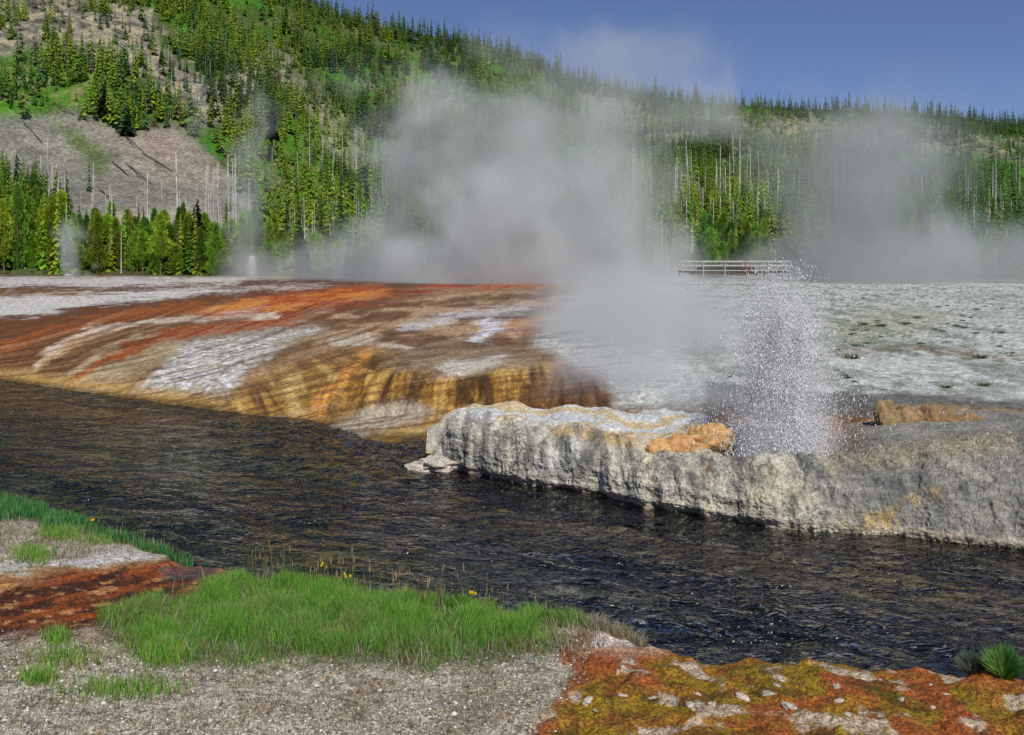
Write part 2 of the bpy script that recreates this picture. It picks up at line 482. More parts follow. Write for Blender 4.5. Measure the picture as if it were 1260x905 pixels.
CF = far_colour(PXg, PYF, XF, YF, ZF)
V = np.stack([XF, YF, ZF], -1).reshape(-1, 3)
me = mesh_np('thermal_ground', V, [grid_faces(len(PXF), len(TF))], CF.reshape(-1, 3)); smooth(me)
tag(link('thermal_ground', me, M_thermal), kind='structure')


def far_point(px, py):
    j = int(np.argmin(np.abs(PXF - px)))
    ok = np.where(TF > 0.34)[0]
    r = ok[int(np.argmin(np.abs(PYF[j, ok] - py)))]
    return float(XF[j, r]), float(YF[j, r]), float(ZF[j, r])


# ---------------- hillside
RIDGE_X = [-1200, -600, 0, 200, 330, 410, 500, 560, 620, 700, 760, 830, 900, 1000, 1100, 1230, 1400, 1900, 2600]
RIDGE_Y = [-230, -190, -120, -60, -16, 20, 38, 50, 65, 94, 107, 122, 130, 133, 138, 151, 165, 200, 240]
PXH = np.linspace(-1200, 2600, 761)
TH = np.concatenate([np.linspace(0, 1, 200), np.linspace(1.03, 2.0, 30)])
pyr = gsmooth(np.interp(PXH, RIDGE_X, RIDGE_Y), 4, 0)
pyb = np.interp(PXH, [-1200, 0, 450, 850, 1260, 2600], [336, 337.0, 341.5, 339, 345, 346])
Yb = np.full(len(PXH), 171.0)
Yr = gsmooth(np.interp(PXH, [-1200, 0, 400, 700, 1230, 2600], [480, 470, 540, 640, 700, 760]), 8, 0)
tH = np.minimum(TH, 1.0)[None, :]
YH = Yb[:, None] + (Yr - Yb)[:, None] * TH[None, :]
g = tH ** 0.92
PYH = pyb[:, None] + (pyr - pyb)[:, None] * g
ZH = H - (PYH - HZ) * YH / F
past = np.maximum(TH - 1, 0)[None, :]
ZH = np.where(past > 0, ZH - past * 140 - past ** 2 * 60, ZH)
PXHg = np.repeat(PXH[:, None], len(TH), 1)
XH = X_of(PXHg, YH)
amp = sstep(0.03, 0.35, tH) * (1 - 0.8 * sstep(0.85, 1.0, tH))
ZH = ZH + amp * ((fbm(XH / 60, YH / 90, octv=5, seed=91) - 0.5) * 26 + (fbm(XH / 9, YH / 9, octv=4, seed=92) - 0.5) * 4.5 * (1 - .8 * region(PXHg, PYH, [(-300, 120), (30, 143), (95, 142), (165, 168), (215, 152), (272, 188), (302, 228), (324, 262), (345, 305), (250, 322), (100, 300), (30, 250), (-300, 230)], 9)))
ZH[:, 0] -= 0.6
PYH = HZ + (H - ZH) * F / YH

TALUS = [(-300, 120), (30, 143), (95, 142), (165, 168), (215, 152), (272, 188), (302, 228), (324, 262), (345, 305), (250, 322), (100, 300), (30, 250), (-300, 230)]
ROCKS = [
    [(-300, -60), (190, 10), (215, 70), (262, 95), (275, 140), (240, 150), (205, 115), (190, 100), (150, 86), (115, 76), (60, 64), (-300, 62)],
    [(330, 92), (372, 100), (455, 165), (452, 195), (425, 215), (398, 185), (380, 140), (340, 130)],
    [(705, 112), (780, 115), (812, 150), (800, 170), (750, 158), (715, 140)],
    [(800, 150), (830, 142), (925, 140), (930, 190), (905, 200), (890, 172), (850, 168), (815, 180)],
    [(885, 205), (912, 208), (918, 222), (884, 222)],
    [(930, 135), (1130, 150), (1300, 176), (1300, 215), (1180, 190), (1120, 185), (940, 190)],
    [(1100, 200), (1150, 215), (1180, 240), (1240, 250), (1240, 280), (1150, 265), (1105, 240)],
    [(440, 105), (520, 95), (580, 120), (570, 150), (500, 130)],
    [(240, 110), (330, 60), (355, 70), (330, 100), (280, 130)],
]
GRASSY = [
    [(318, 170), (350, 150), (420, 150), (450, 200), (430, 240), (340, 250), (300, 215)],
    [(490, 65), (590, 75), (600, 110), (520, 105)],
    [(690, 125), (735, 130), (760, 160), (700, 165)],
    [(-300, 65), (120, 78), (160, 100), (130, 140), (60, 140), (-300, 115)],
    [(840, 110), (900, 118), (905, 145), (830, 140)],
]
talus_m = lambda px, py: region(px, py, TALUS, 9)


def many(px, py, polys, soft):
    m = np.zeros(np.shape(px))
    for p in polys:
        m = np.maximum(m, region(px, py, p, soft))
    return m


def hill_colour(px, py, X, Y, Z):
    wx = px + (fbm(X / 22, Y / 22, octv=4, seed=101) - .5) * 46
    wy = py + (fbm(X / 22, Y / 22, octv=4, seed=102) - .5) * 34
    n1 = fbm(X / 14, Y / 14, octv=5, seed=103); n2 = fbm(X / 3.5, Y / 3.5, octv=3, seed=104)
    c = np.zeros(px.shape + (3,)) + lin(66, 90, 36)
    c = over(c, lin(104, 106, 68), sstep(.54, .68, n1) * .6)
    c = over(c, lin(66, 116, 34), sstep(.50, .36, n1) * .85)
    gm = many(wx, wy, GRASSY, 9)
    c = over(c, lin(74, 122, 34), gm * .85)
    c = over(c, lin(128, 116, 82), gm * sstep(.53, .64, n2) * .6)
    rk = many(wx, wy, ROCKS, 8)
    rk = rk * (1 - .45 * sstep(280, 420, px))
    c = over(c, lin(138, 132, 118), rk * .9)
    c = over(c, lin(70, 64, 60), rk * sstep(.55, .66, n2) * .85)
    c = over(c, lin(186, 170, 140), rk * sstep(.45, .34, n2) * .8)
    ta = region(wx, wy, TALUS, 9)
    c = over(c, lin(128, 126, 114), ta)
    c = over(c, lin(144, 132, 116), ta * region(wx, wy, [(100, 150), (215, 150), (280, 190), (290, 225), (200, 230), (130, 190)], 20) * .8)
    c = over(c, lin(112, 106, 96), ta * sstep(.52, .66, fbm((X + Z * 0.9) / 5, (Y) / 30, octv=4, seed=105)) * .3)
    c = over(c, lin(168, 160, 132), ta * region(wx, wy, [(120, 270), (250, 260), (340, 300), (250, 325), (110, 305)], 18) * .7)
    c = over(c, lin(84, 104, 48), ta * region(wx, wy, [(60, 150), (100, 165), (130, 205), (115, 215), (80, 180)], 10) * .8)
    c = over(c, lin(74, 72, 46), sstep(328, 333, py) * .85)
    return np.clip(c * (0.7 + 0.6 * n2[..., None]), 0, .8)


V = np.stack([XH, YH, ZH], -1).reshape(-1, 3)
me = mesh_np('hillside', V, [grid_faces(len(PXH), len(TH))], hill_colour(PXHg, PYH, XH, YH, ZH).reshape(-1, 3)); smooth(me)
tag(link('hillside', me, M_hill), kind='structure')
NR1 = 200


def hill_point(px, py):
    j = int(np.clip(round((px + 1200) / 5.0), 0, len(PXH) - 1))
    col = PYH[j, :NR1]
    vis = np.minimum.accumulate(col)
    r = int(np.argmax(vis <= py)) if (vis <= py).any() else NR1 - 1
    Y = YH[j, r]
    return float(X_of(px, Y)), float(Y), float(ZH[j, r])


# ---------------- near bank
NEAR_X = [-1500, -300, 0, 30, 100, 170, 240, 310, 400, 470, 520, 600, 700, 790, 850, 950, 1000, 1100, 1185, 1260, 1700, 2600]
NEAR_Y = [560, 585, 609, 618, 642, 665, 683, 696, 714, 722, 737, 739, 756, 780, 793, 798, 800, 808, 818, 826, 870, 930]
PXN = np.concatenate([np.linspace(-1500, -20, 120, endpoint=False), np.linspace(-20, 1280, 700), np.linspace(1284, 2600, 120)])
YE = (H - 0.42) * F / (gsmooth(np.interp(PXN, NEAR_X, NEAR_Y), 3, 0) - HZ)
TN = np.concatenate([np.linspace(0, .25, 40, endpoint=False), np.linspace(.25, 1, 330)])
Y0 = 3.0
PXNg = np.repeat(PXN[:, None], len(TN), 1)
YN = Y0 + (YE[:, None] + 1.5 - Y0) * (TN[None, :])
XN = X_of(PXNg, YN)
YEw = YE[:, None] + (fbm(XN * 2.2, YN * .0 + 3, octv=4, seed=120) - .5) * .5
dN = YEw - YN
ZN = np.where(dN > 0, 0.42 - 0.3 * np.exp(-dN / 0.18) + 0.02 * np.minimum(dN, 12), 0.12 + dN * 1.2)
PYN0 = HZ + (H - ZN) * F / YN
CHAN = [(-800, 715), (30, 714), (110, 703), (190, 692), (235, 683), (300, 688), (332, 697), (285, 713), (220, 735), (150, 753), (90, 772), (30, 783), (-800, 800)]
MAT = [(690, 790), (720, 772), (780, 776), (850, 790), (950, 795), (1100, 806), (1260, 822), (2700, 900), (2700, 1400), (500, 1400), (660, 900), (700, 860), (720, 830)]
GRASS = [(118, 762), (170, 742), (235, 726), (300, 706), (340, 698), (420, 712), (500, 722), (560, 734), (640, 742), (700, 752), (735, 764), (690, 778), (700, 795), (640, 806), (520, 822), (400, 812), (300, 820), (210, 818), (150, 800)]
GRASS2 = [(-700, 560), (0, 606), (30, 615), (100, 640), (165, 660), (235, 680), (200, 676), (140, 662), (90, 655), (30, 640), (-700, 600)]
chm = region(PXNg, PYN0, CHAN, 8)
ZN -= chm * 0.10 * sstep(0, .5, dN)
mat_m = region(PXNg, PYN0, MAT, 10)
ZN += sstep(0, .4, dN) * ((fbm(XN * .9, YN * .9, octv=4, seed=121) - .5) * .16 + (fbm(XN * 5, YN * 5, octv=4, seed=122) - .5) * .05
                          + mat_m * (np.abs(fbm(XN * 2.2, YN * 2.2, octv=4, seed=123) - .5)) * .30)
PYN = HZ + (H - ZN) * F / YN


def near_colour(px, py, X, Y, d):
    wx = px + (fbm(X * 1.3, Y * 1.3, octv=4, seed=131) - .5) * 60
    wy = py + (fbm(X * 1.3, Y * 1.3, octv=4, seed=132) - .5) * 34
    n1 = fbm(X * 2, Y * 2, octv=5, seed=133); n2 = fbm(X * 14, Y * 14, octv=3, seed=134); n3 = fbm(X * 5, Y * 5, octv=4, seed=135)
    c = np.zeros(px.shape + (3,)) + lin(188, 180, 162)
    c = over(c, lin(142, 126, 98), sstep(.54, .68, n1) * .6)
    c = over(c, lin(196, 186, 166), sstep(.47, .34, n1) * .7)
    c = over(c, lin(84, 72, 52), sstep(.56, .68, n2) * .7)
    # pale strip above the channel
    c = over(c, lin(204, 198, 190), region(wx, wy, [(-800, 690), (60, 690), (170, 668), (240, 682), (190, 690), (110, 700), (-800, 712)], 6) * .9)
    c = over(c, lin(160, 118, 62), stroke(wx, wy, [(-800, 716), (30, 712), (110, 702), (200, 690), (270, 684)], 6, .7) * .85)
    # channel
    ch = region(wx, wy, CHAN, 6)
    c = over(c, lin(122, 62, 24), ch)
    flow = fbm(px * .02 + n1, (py + .22 * px) * .13 + n1 * 2, octv=6, seed=136, gain=.65)
    c = over(c, lin(58, 34, 24), ch * sstep(.47, .57, flow) * .9)
    c = over(c, lin(70, 40, 26), ch * sstep(.54, .64, n3) * .7)
    c = over(c, lin(178, 92, 42), ch * sstep(.44, .36, flow) * .7)
    c = over(c, lin(206, 150, 90), ch * sstep(.62, .7, n3) * .7)
    c = over(c, lin(92, 84, 82), ch * region(wx, wy, [(190, 700), (260, 694), (300, 698), (260, 708), (200, 712)], 5) * .7)
    c = over(c, lin(120, 70, 40), stroke(wx, wy, [(30, 790), (110, 776), (160, 756), (250, 730)], 10, .8) * .5)
    # soil under the grass
    gs = np.maximum(region(wx, wy, GRASS, 12), region(wx, wy, GRASS2, 6))
    c = over(c, lin(70, 82, 34), gs * .85)
    # white crust beyond the grass tip
    c = over(c, lin(206, 204, 200), region(wx, wy, [(650, 760), (700, 752), (740, 768), (720, 790), (660, 800), (630, 780)], 12) * sstep(.32, .50, n3))
    # microbial mats
    mm = region(wx, wy, MAT, 8)
    c = over(c, lin(156, 86, 36), mm)
    ol = region(wx, wy, [(830, 800), (900, 806), (1000, 812), (1150, 830), (1260, 850), (2700, 950), (2700, 1400), (600, 1400), (690, 880), (740, 845), (790, 815)], 12)
    c = over(c, lin(146, 122, 26), mm * ol * sstep(.32, .48, n1) * .92)
    c = over(c, lin(84, 66, 18), mm * ol * sstep(.54, .66, n3) * .8)
    c = over(c, lin(186, 108, 50), mm * (1 - .55 * ol) * sstep(.54, .66, fbm(X * 1.4, Y * 2.4, octv=5, seed=140)) * .75)
    c = over(c, lin(112, 58, 26), mm * sstep(.55, .66, n2) * .6)
    c = over(c, lin(200, 168, 140), mm * region(wx, wy, [(700, 775), (790, 780), (850, 796), (800, 806), (720, 795)], 8) * .6)
    c = over(c, lin(214, 212, 210), stroke(wx, wy, [(865, 800), (905, 797), (955, 797), (985, 802)], 7, .5) * sstep(.38, .52, n3))
    c = over(c, lin(214, 210, 206), stroke(wx, wy, [(740, 785), (775, 786), (800, 788)], 5, .6) * .8)
    c = over(c, lin(196, 180, 156), mm * sstep(.60, .70, fbm(X * 3.1, Y * 3.1, octv=5, seed=141)) * .8)
    c = over(c, lin(44, 36, 22), (1 - sstep(-.05, .12, d)) * .85)
    return np.clip(c * (0.7 + 0.6 * n2[..., None]), 0, .8)


CN = near_colour(PXNg, PYN, XN, YN, dN)
V = np.stack([XN, YN, ZN], -1).reshape(-1, 3)
me = mesh_np('riverbank', V, [grid_faces(len(PXN), len(TN))], CN.reshape(-1, 3)); smooth(me)
tag(link('riverbank', me, M_bank), kind='structure')


def near_z(px, Y):
    j = np.clip(np.searchsorted(PXN, px), 0, len(PXN) - 1)
    r = np.clip(((Y - Y0) / (YE[j] + 1.5 - Y0) * 1.0), 0, 1)
    k = np.clip(np.searchsorted(TN, r), 0, len(TN) - 1)
    return ZN[j, k], dN[j, k]


def near_point(px, py):
    j = np.clip(np.searchsorted(PXN, px), 0, len(PXN) - 1)
    col = PYN[j]; good = dN[j] > 0.05
    k = np.argmin(np.where(good, np.abs(col - np.asarray(py)[..., None]), 1e6), -1)
    return XN[j, k], YN[j, k], ZN[j, k]


# ---------------- river bed and water
xs = np.linspace(-90, 60, 300); ys = np.linspace(3, 70, 200)
BX, BY = np.meshgrid(xs, ys, indexing='ij')
BZ = -0.75 + (fbm(BX * .4, BY * .4, octv=4, seed=151) - .5) * .5
fa = BX * math.cos(math.radians(-38)) + BY * math.sin(math.radians(-38)); fb = -BX * math.sin(math.radians(-38)) + BY * math.cos(math.radians(-38))
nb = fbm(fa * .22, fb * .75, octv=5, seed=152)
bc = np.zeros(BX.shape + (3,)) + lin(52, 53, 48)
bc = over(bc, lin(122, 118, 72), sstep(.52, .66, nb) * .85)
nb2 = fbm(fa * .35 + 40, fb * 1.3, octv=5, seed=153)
bc = over(bc, lin(150, 150, 144), sstep(.55, .70, nb2) * .6)  # pale grey streaks painted as silver sky reflections on the water
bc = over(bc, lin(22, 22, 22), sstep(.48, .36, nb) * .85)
# golden shallows along the far shore, with the bank's golden reflection painted in
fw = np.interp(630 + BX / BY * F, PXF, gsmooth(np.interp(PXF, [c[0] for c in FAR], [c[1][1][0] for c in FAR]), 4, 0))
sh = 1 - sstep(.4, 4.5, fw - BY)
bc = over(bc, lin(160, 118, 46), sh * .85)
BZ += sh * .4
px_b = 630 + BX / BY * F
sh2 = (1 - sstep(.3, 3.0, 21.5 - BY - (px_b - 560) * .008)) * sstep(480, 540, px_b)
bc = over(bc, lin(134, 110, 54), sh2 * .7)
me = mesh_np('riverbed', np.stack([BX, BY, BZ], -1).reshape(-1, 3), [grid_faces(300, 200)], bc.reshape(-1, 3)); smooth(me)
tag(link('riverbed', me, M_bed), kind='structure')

PXW = np.concatenate([np.linspace(-900, -20, 120, endpoint=False), np.linspace(-20, 1280, 720), np.linspace(1290, 2200, 120)]); PYW = np.concatenate([np.linspace(440, 840, 620, endpoint=False), np.linspace(840, 1500, 120)])
YW = H * F / (PYW - HZ)
WPX, WY = np.meshgrid(PXW, YW, indexing='ij')
WX = X_of(WPX, WY)
ang = math.radians(-38)       # the current runs from far left to near right
A_ = WX * math.cos(ang) + WY * math.sin(ang); B_ = -WX * math.sin(ang) + WY * math.cos(ang)
calm = sstep(.35, .62, fbm(A_ * .16, B_ * .34, octv=3, seed=163))
wv = (fbm(A_ * .7, B_ * 1.3, octv=3, seed=161) - .5) * .16 * (.35 + calm) + (fbm(A_ * 1.5, B_ * 3.4, octv=3, seed=162, gain=.4) - .5) * .13 * (.2 + 1.1 * calm)
me = mesh_np('river_water', np.stack([WX, WY, wv], -1).reshape(-1, 3), [grid_faces(len(PXW), len(PYW))]); smooth(me)
M_water, nt, out = new_mat('river_water')
tc = N(nt, 'ShaderNodeTexCoord')
mp = N(nt, 'ShaderNodeMapping'); mp.inputs['Rotation'].default_value = (0, 0, math.radians(38)); mp.inputs['Scale'].default_value = (0.8, 1.35, 1)
nt.links.new(tc.outputs['Object'], mp.inputs['Vector'])
nrm = None
for s_, d_, det in ((1.0, .50, 4), (3.0, .12, 3)):
    bp = N(nt, 'ShaderNodeBump'); bp.inputs['Distance'].default_value = d_
    nt.links.new(noise_n(nt, mp.outputs[0], s_, det, .6, .4), bp.inputs['Height'])
    if nrm is not None:
        nt.links.new(nrm, bp.inputs['Normal'])
    nrm = bp.outputs['Normal']
fr = N(nt, 'ShaderNodeFresnel'); fr.inputs['IOR'].default_value = 1.6; nt.links.new(nrm, fr.inputs['Normal'])
tr = N(nt, 'ShaderNodeBsdfTransparent'); tr.inputs['Color'].default_value = (.78, .80, .74, 1)
gl = N(nt, 'ShaderNodeBsdfGlossy'); gl.inputs['Roughness'].default_value = .08; nt.links.new(nrm, gl.inputs['Normal'])
mx = N(nt, 'ShaderNodeMixShader')
nt.links.new(math_n(nt, 'MULTIPLY', fr.outputs[0], 1.5, clamp=True), mx.inputs[0]); nt.links.new(tr.outputs[0], mx.inputs[1]); nt.links.new(gl.outputs[0], mx.inputs[2])
nt.links.new(mx.outputs[0], out.inputs['Surface'])
tag(link('river_water', me, M_water), kind='structure')

# ================================================================= GEYSER MOUND
MPX = [500, 512, 522, 532, 545, 560, 600, 650, 700, 760, 800, 850, 900, 940, 1000, 1060, 1130, 1145, 1230, 1300, 1600, 2200]
MBASE = [562, 565, 567, 570, 573, 578, 588, 598, 606, 617, 627, 634, 643, 650, 656, 660, 665, 669, 678, 686, 715, 750]
MCREST_X = [500, 534, 541, 548, 556, 566, 584, 620, 680, 720, 770, 800, 850, 900, 940, 980, 1005, 1050, 1100, 1170, 1230, 1400, 2200]
MCREST = [566, 562, 548, 528, 517, 510, 508, 514, 522, 528, 543, 551, 555, 559, 562, 560, 556, 552, 545, 540, 534, 522, 500]
SET_X = [500, 525, 545, 600, 700, 800, 900, 960, 1050, 1130, 1230, 2200]
SET_Y = [.2, .35, .8, 1.25, 1.45, 1.35, 1.35, 1.6, 2.2, 2.7, 3.3, 3.8]
TOP_X = [500, 530, 560, 700, 800, 870, 960, 1080, 1230, 2200]
TOPY = [24.2, 24.3, 24.3, 24.4, 24.2, 23.2, 22.6, 22.4, 22.4, 22.4]
TOPZ = [.1, .8, 1.24, 1.25, 1.15, 1.12, 1.15, 1.3, 1.45, 1.5]
PXM = np.concatenate([np.linspace(526, 560, 60, endpoint=False), np.linspace(560, 1270, 720), np.linspace(1275, 2100, 120)])
KM = 9
yb = H * F / (np.interp(PXM, MPX, MBASE) - HZ)
ycr = yb + np.interp(PXM, SET_X, SET_Y)
zcr = H - (np.interp(PXM, MCREST_X, MCREST) - HZ) * ycr / F
yt = np.maximum(np.interp(PXM, TOP_X, TOPY), ycr + .3)
zt = np.minimum(np.interp(PXM, TOP_X, TOPZ), 2)
vent = sstep(870, 905, PXM) * (1 - sstep(1000, 1090, PXM))
dY = ycr - yb
zr = np.interp(PXM, [500, 690, 760, 2200], [-.6, -.3, .6, .8])
kY = np.stack([yb + .12, yb + .02, yb + .16 * dY, yb + .50 * dY, ycr, ycr + .3 * (yt - ycr), ycr + .7 * (yt - ycr), yt, yt + 1.1], 1)
kz = np.stack([np.full_like(yb, -.7), np.full_like(yb, -.02), zcr * .48, zcr * .86, zcr, zcr - .10 - vent * .5, (zcr * .3 + zt * .7) - .06 - vent * .5, zt, zr], 1)
left_end = 1 - sstep(520, 548, PXM)
TM = np.concatenate([np.linspace(0, .12, 14, endpoint=False), np.linspace(.12, .55, 170, endpoint=False), np.linspace(.55, 1, 90)])
tt = TM * (KM - 1); ii = np.clip(np.floor(tt).astype(int), 0, KM - 2); ff = tt - ii
YM = gsmooth(gsmooth(kY[:, ii] * (1 - ff) + kY[:, ii + 1] * ff, 7, 1), 3, 0)
ZM = gsmooth(gsmooth(kz[:, ii] * (1 - ff) + kz[:, ii + 1] * ff, 7, 1), 3, 0)
PXMg = np.repeat(PXM[:, None], len(TM), 1)
XM = X_of(PXMg, YM)
P = np.stack([XM, YM, ZM], -1)


def grid_normals(P):
    a = np.gradient(P, axis=0); b = np.gradient(P, axis=1)
    n = np.cross(a, b)
    n /= np.linalg.norm(n, axis=-1, keepdims=True) + 1e-9
    return n


nrmM = grid_normals(P)
if nrmM[len(PXM) // 2, 40, 1] > 0:
    nrmM = -nrmM
facem = 1 - sstep(.5, .60, TM)[None, :] * np.ones_like(XM)
bill = lambda s, seed, o=3: np.abs(fbm(P[..., 0] * s, P[..., 1] * s, P[..., 2] * s, octv=o, seed=seed) - .5) * 2
lump = (fbm(XM * 1.3, YM * .8, ZM * .8, octv=3, seed=171) - .5)
drap = (fbm(XM * 2.8, YM * .8, ZM * .45, octv=4, seed=172) - .5)
apron = sstep(960, 1100, PXMg)
disp = lump * (.5 - .2 * apron) + facem * (drap * .34 * (1 - .7 * apron)) - facem * bill(4.0, 173) * .08 * (1 - .4 * apron) - bill(10, 174) * .045 * (0.35 + .65 * facem) - bill(24, 175, 2) * .062 * (.4 + .6 * facem)
P = P + nrmM * (disp + .04)[..., None]
c0 = sstep(.05, .0, np.abs(fbm(XM * 1.5, YM * .6, ZM * .9, octv=4, seed=195) - .5)) * facem
l0 = fbm(XM * .7, YM * .7, ZM * 7 + 2, octv=4, seed=196) - .5
P = P + nrmM * (facem * (l0 * .08 - c0 * .03 - .10 * sstep(.16, .03, ZM)))[..., None]
nrmM = grid_normals(P)
XM, YM, ZM = P[..., 0], P[..., 1], P[..., 2]
PYM = HZ + (H - ZM) * F / YM
px, py = 630 + XM / YM * F, PYM
crest_py = np.interp(px, MCREST_X, MCREST)
n1 = fbm(XM * 3, YM * 3, ZM * 3, octv=4, seed=181); n2 = fbm(XM * 12, YM * 12, ZM * 12, octv=3, seed=182)
cm = np.zeros(px.shape + (3,)) + lin(182, 177, 160)
cm = over(cm, lin(112, 110, 104), sstep(.52, .64, n1) * .7)
cm = over(cm, lin(178, 174, 160), sstep(.48, .36, n1) * .7)
ap = sstep(980, 1060, px)
cm = over(cm, lin(122, 121, 115), ap * .75)
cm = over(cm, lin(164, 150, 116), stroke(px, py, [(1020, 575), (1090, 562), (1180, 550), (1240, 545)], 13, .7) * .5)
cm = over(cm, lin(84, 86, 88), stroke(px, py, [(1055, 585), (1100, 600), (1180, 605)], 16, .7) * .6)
topm = region(px, py, [(540, 530), (550, 512), (600, 518), (700, 526), (780, 545), (860, 556), (880, 545), (860, 490), (540, 490)], 4)
cm = over(cm, lin(204, 206, 204), topm * .95)
cm = over(cm, lin(206, 178, 120), topm * sstep(.52, .62, fbm(XM * 1.2, YM * 3, octv=4, seed=185)) * .75)
cm = over(cm, lin(200, 160, 92), stroke(px, py, [(690, 530), (760, 540), (800, 548), (850, 548)], 8, .6) * .7)
cm = over(cm, lin(200, 190, 165), stroke(px, py, [(795, 552), (797, 590), (800, 622)], 8, .7) * .75)
brk = sstep(.36, .62, fbm(XM * 7, YM * 7, ZM * 4, octv=4, seed=188))
cm = over(cm, lin(172, 150, 92), stroke(px, py, [(872, 575), (874, 600), (872, 625)], 7, .9) * .6 * brk)
cm = over(cm, lin(172, 164, 132), region(px, py, [(925, 568), (975, 566), (1000, 610), (985, 632), (920, 625), (915, 600)], 20) * .75 * (.4 + .6 * brk))
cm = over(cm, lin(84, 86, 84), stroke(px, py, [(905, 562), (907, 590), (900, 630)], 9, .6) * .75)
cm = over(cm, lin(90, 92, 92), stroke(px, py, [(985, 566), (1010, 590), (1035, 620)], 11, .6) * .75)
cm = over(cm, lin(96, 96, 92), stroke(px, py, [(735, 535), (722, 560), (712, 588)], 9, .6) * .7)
cm = over(cm, lin(206, 204, 196), stroke(px, py, [(705, 545), (690, 560), (675, 570)], 12, .7) * .7)
cm = over(cm, lin(198, 160, 70), region(px, py, [(1035, 640), (1085, 632), (1110, 640), (1090, 660), (1045, 660)], 14) * .7 * brk)
cm = over(cm, lin(182, 150, 80), stroke(px, py, [(1095, 635), (1130, 612), (1150, 606)], 8, .9) * .55 * brk)
bl = 1 - sstep(.06, .26, ZM)
cm = over(cm, lin(206, 188, 158), bl * .75)
cm = over(cm, lin(60, 50, 34), (1 - sstep(-.04, .05, ZM)) * .9)
cm = over(cm, lin(120, 92, 66), (sstep(870, 905, px) * (1 - sstep(1040, 1085, px)) * sstep(.5, .62, TM)[None, :]) * .7)
n3_ = fbm(XM * 30, YM * 30, ZM * 30, octv=3, seed=190, gain=.7)
vst = fbm(XM * 5.5, YM * 1.2, ZM * .6, octv=4, seed=197)
cm = over(cm, lin(98, 97, 92), facem * (1 - .6 * ap) * sstep(.53, .66, vst) * .6)
cm = over(cm, lin(206, 198, 178), facem * (1 - .7 * ap) * sstep(.46, .34, vst) * .55)
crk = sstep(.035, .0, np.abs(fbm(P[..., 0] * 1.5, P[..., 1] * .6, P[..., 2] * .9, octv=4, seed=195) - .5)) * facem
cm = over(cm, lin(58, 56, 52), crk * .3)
led = fbm(P[..., 0] * .7, P[..., 1] * .7, P[..., 2] * 7 + 2, octv=4, seed=196)
cm = over(cm, lin(206, 200, 184), facem * sstep(.56, .68, led) * .25)
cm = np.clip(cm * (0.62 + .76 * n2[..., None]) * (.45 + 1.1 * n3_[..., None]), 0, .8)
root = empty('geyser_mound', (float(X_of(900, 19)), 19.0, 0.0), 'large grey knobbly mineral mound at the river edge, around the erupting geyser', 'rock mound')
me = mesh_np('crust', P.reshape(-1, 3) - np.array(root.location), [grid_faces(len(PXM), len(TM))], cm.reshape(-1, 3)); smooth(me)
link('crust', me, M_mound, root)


def blob_mesh(name, sx, sy, sz, seed, rough=.25, res=40):
    th = np.linspace(0, 2 * math.pi, res, endpoint=False); ph = np.linspace(0.02, math.pi - .02, res // 2)
    T_, P_ = np.meshgrid(th, ph, indexing='ij')
    x, y, z = np.cos(T_) * np.sin(P_), np.sin(T_) * np.sin(P_), np.cos(P_)
    r = 1 + (fbm(x * 1.6 + seed, y * 1.6, z * 1.6, octv=4, seed=seed) - .5) * rough * 2
    V = np.stack([x * r * sx, y * r * sy, z * r * sz], -1)
    i = np.arange(res * (res // 2)).reshape(res, res // 2)
    j = np.roll(i, -1, 0)
    Fq = np.stack([i[:, :-1], i[:, 1:], j[:, 1:], j[:, :-1]], -1).reshape(-1, 4)
    caps = [np.array([i[:, 0][::-1]]), np.array([i[:, -1]])]
    me = mesh_np(name, V.reshape(-1, 3), [Fq] + caps); smooth(me)
    return me


# low crust toe at the mound's left foot
o = link('crust_ledge', blob_mesh('crust_ledge', .70, .34, .22, 5, .8, 90), M_crust, loc=world(541, 566, 22.7))
o.location.z = 0.02
tag(o, 'low pale mineral ledge jutting into the river at the mound foot', 'rock ledge')
# orange boulders in the basin
for i, (bx, by, Yd, s, lab) in enumerate([
        (872, 541, 20.4, .42, 'orange rounded mineral boulder touching the geyser spray, largest of three'),
        (838, 548, 20.2, .33, 'yellow orange rounded mineral boulder in the middle of the orange trio'),
        (812, 551, 20.1, .25, 'small yellow orange mineral boulder farthest from the geyser spray')]):
    x, y, z = world(bx, by, Yd)
    o = link('orange_boulder', blob_mesh('orange_boulder', s * 1.25, s * .9, s * .85, 30 + i, .5, 60), M_orange, loc=(x, y, z - .04))
    tag(o, lab, 'boulder', 'orange mineral boulders beside the geyser')
# ochre knobs at the right rear
for i, (bx, by, s, hz, lab) in enumerate([
        (1092, 518, .24, .40, 'dark brown knob of crust at the spray end of the row'),
        (1118, 520, .26, .38, 'tan fluted knob of crust second from the spray'),
        (1144, 520, .22, .36, 'tan knob of crust in the middle of the row'),
        (1166, 522, .27, .34, 'brown double knob of crust right of the middle of the row'),
        (1192, 524, .25, .30, 'brown knob of crust second from the end of the row'),
        (1218, 526, .30, .26, 'low grey brown knob of crust at the far end of the row'),
        (1130, 534, .30, .15, 'low ochre crust lump in front of the knob row')]):
    x, y, z = world(bx, by, 21.6); z -= .08
    o = link('rock_knob', blob_mesh('rock_knob', s * 1.25, s * 1.1, hz * 1.25, 50 + i, .6, 56), M_ochre, loc=(x, y, z - .02))
    tag(o, lab, 'rock knob', 'row of crust knobs behind the geyser basin')

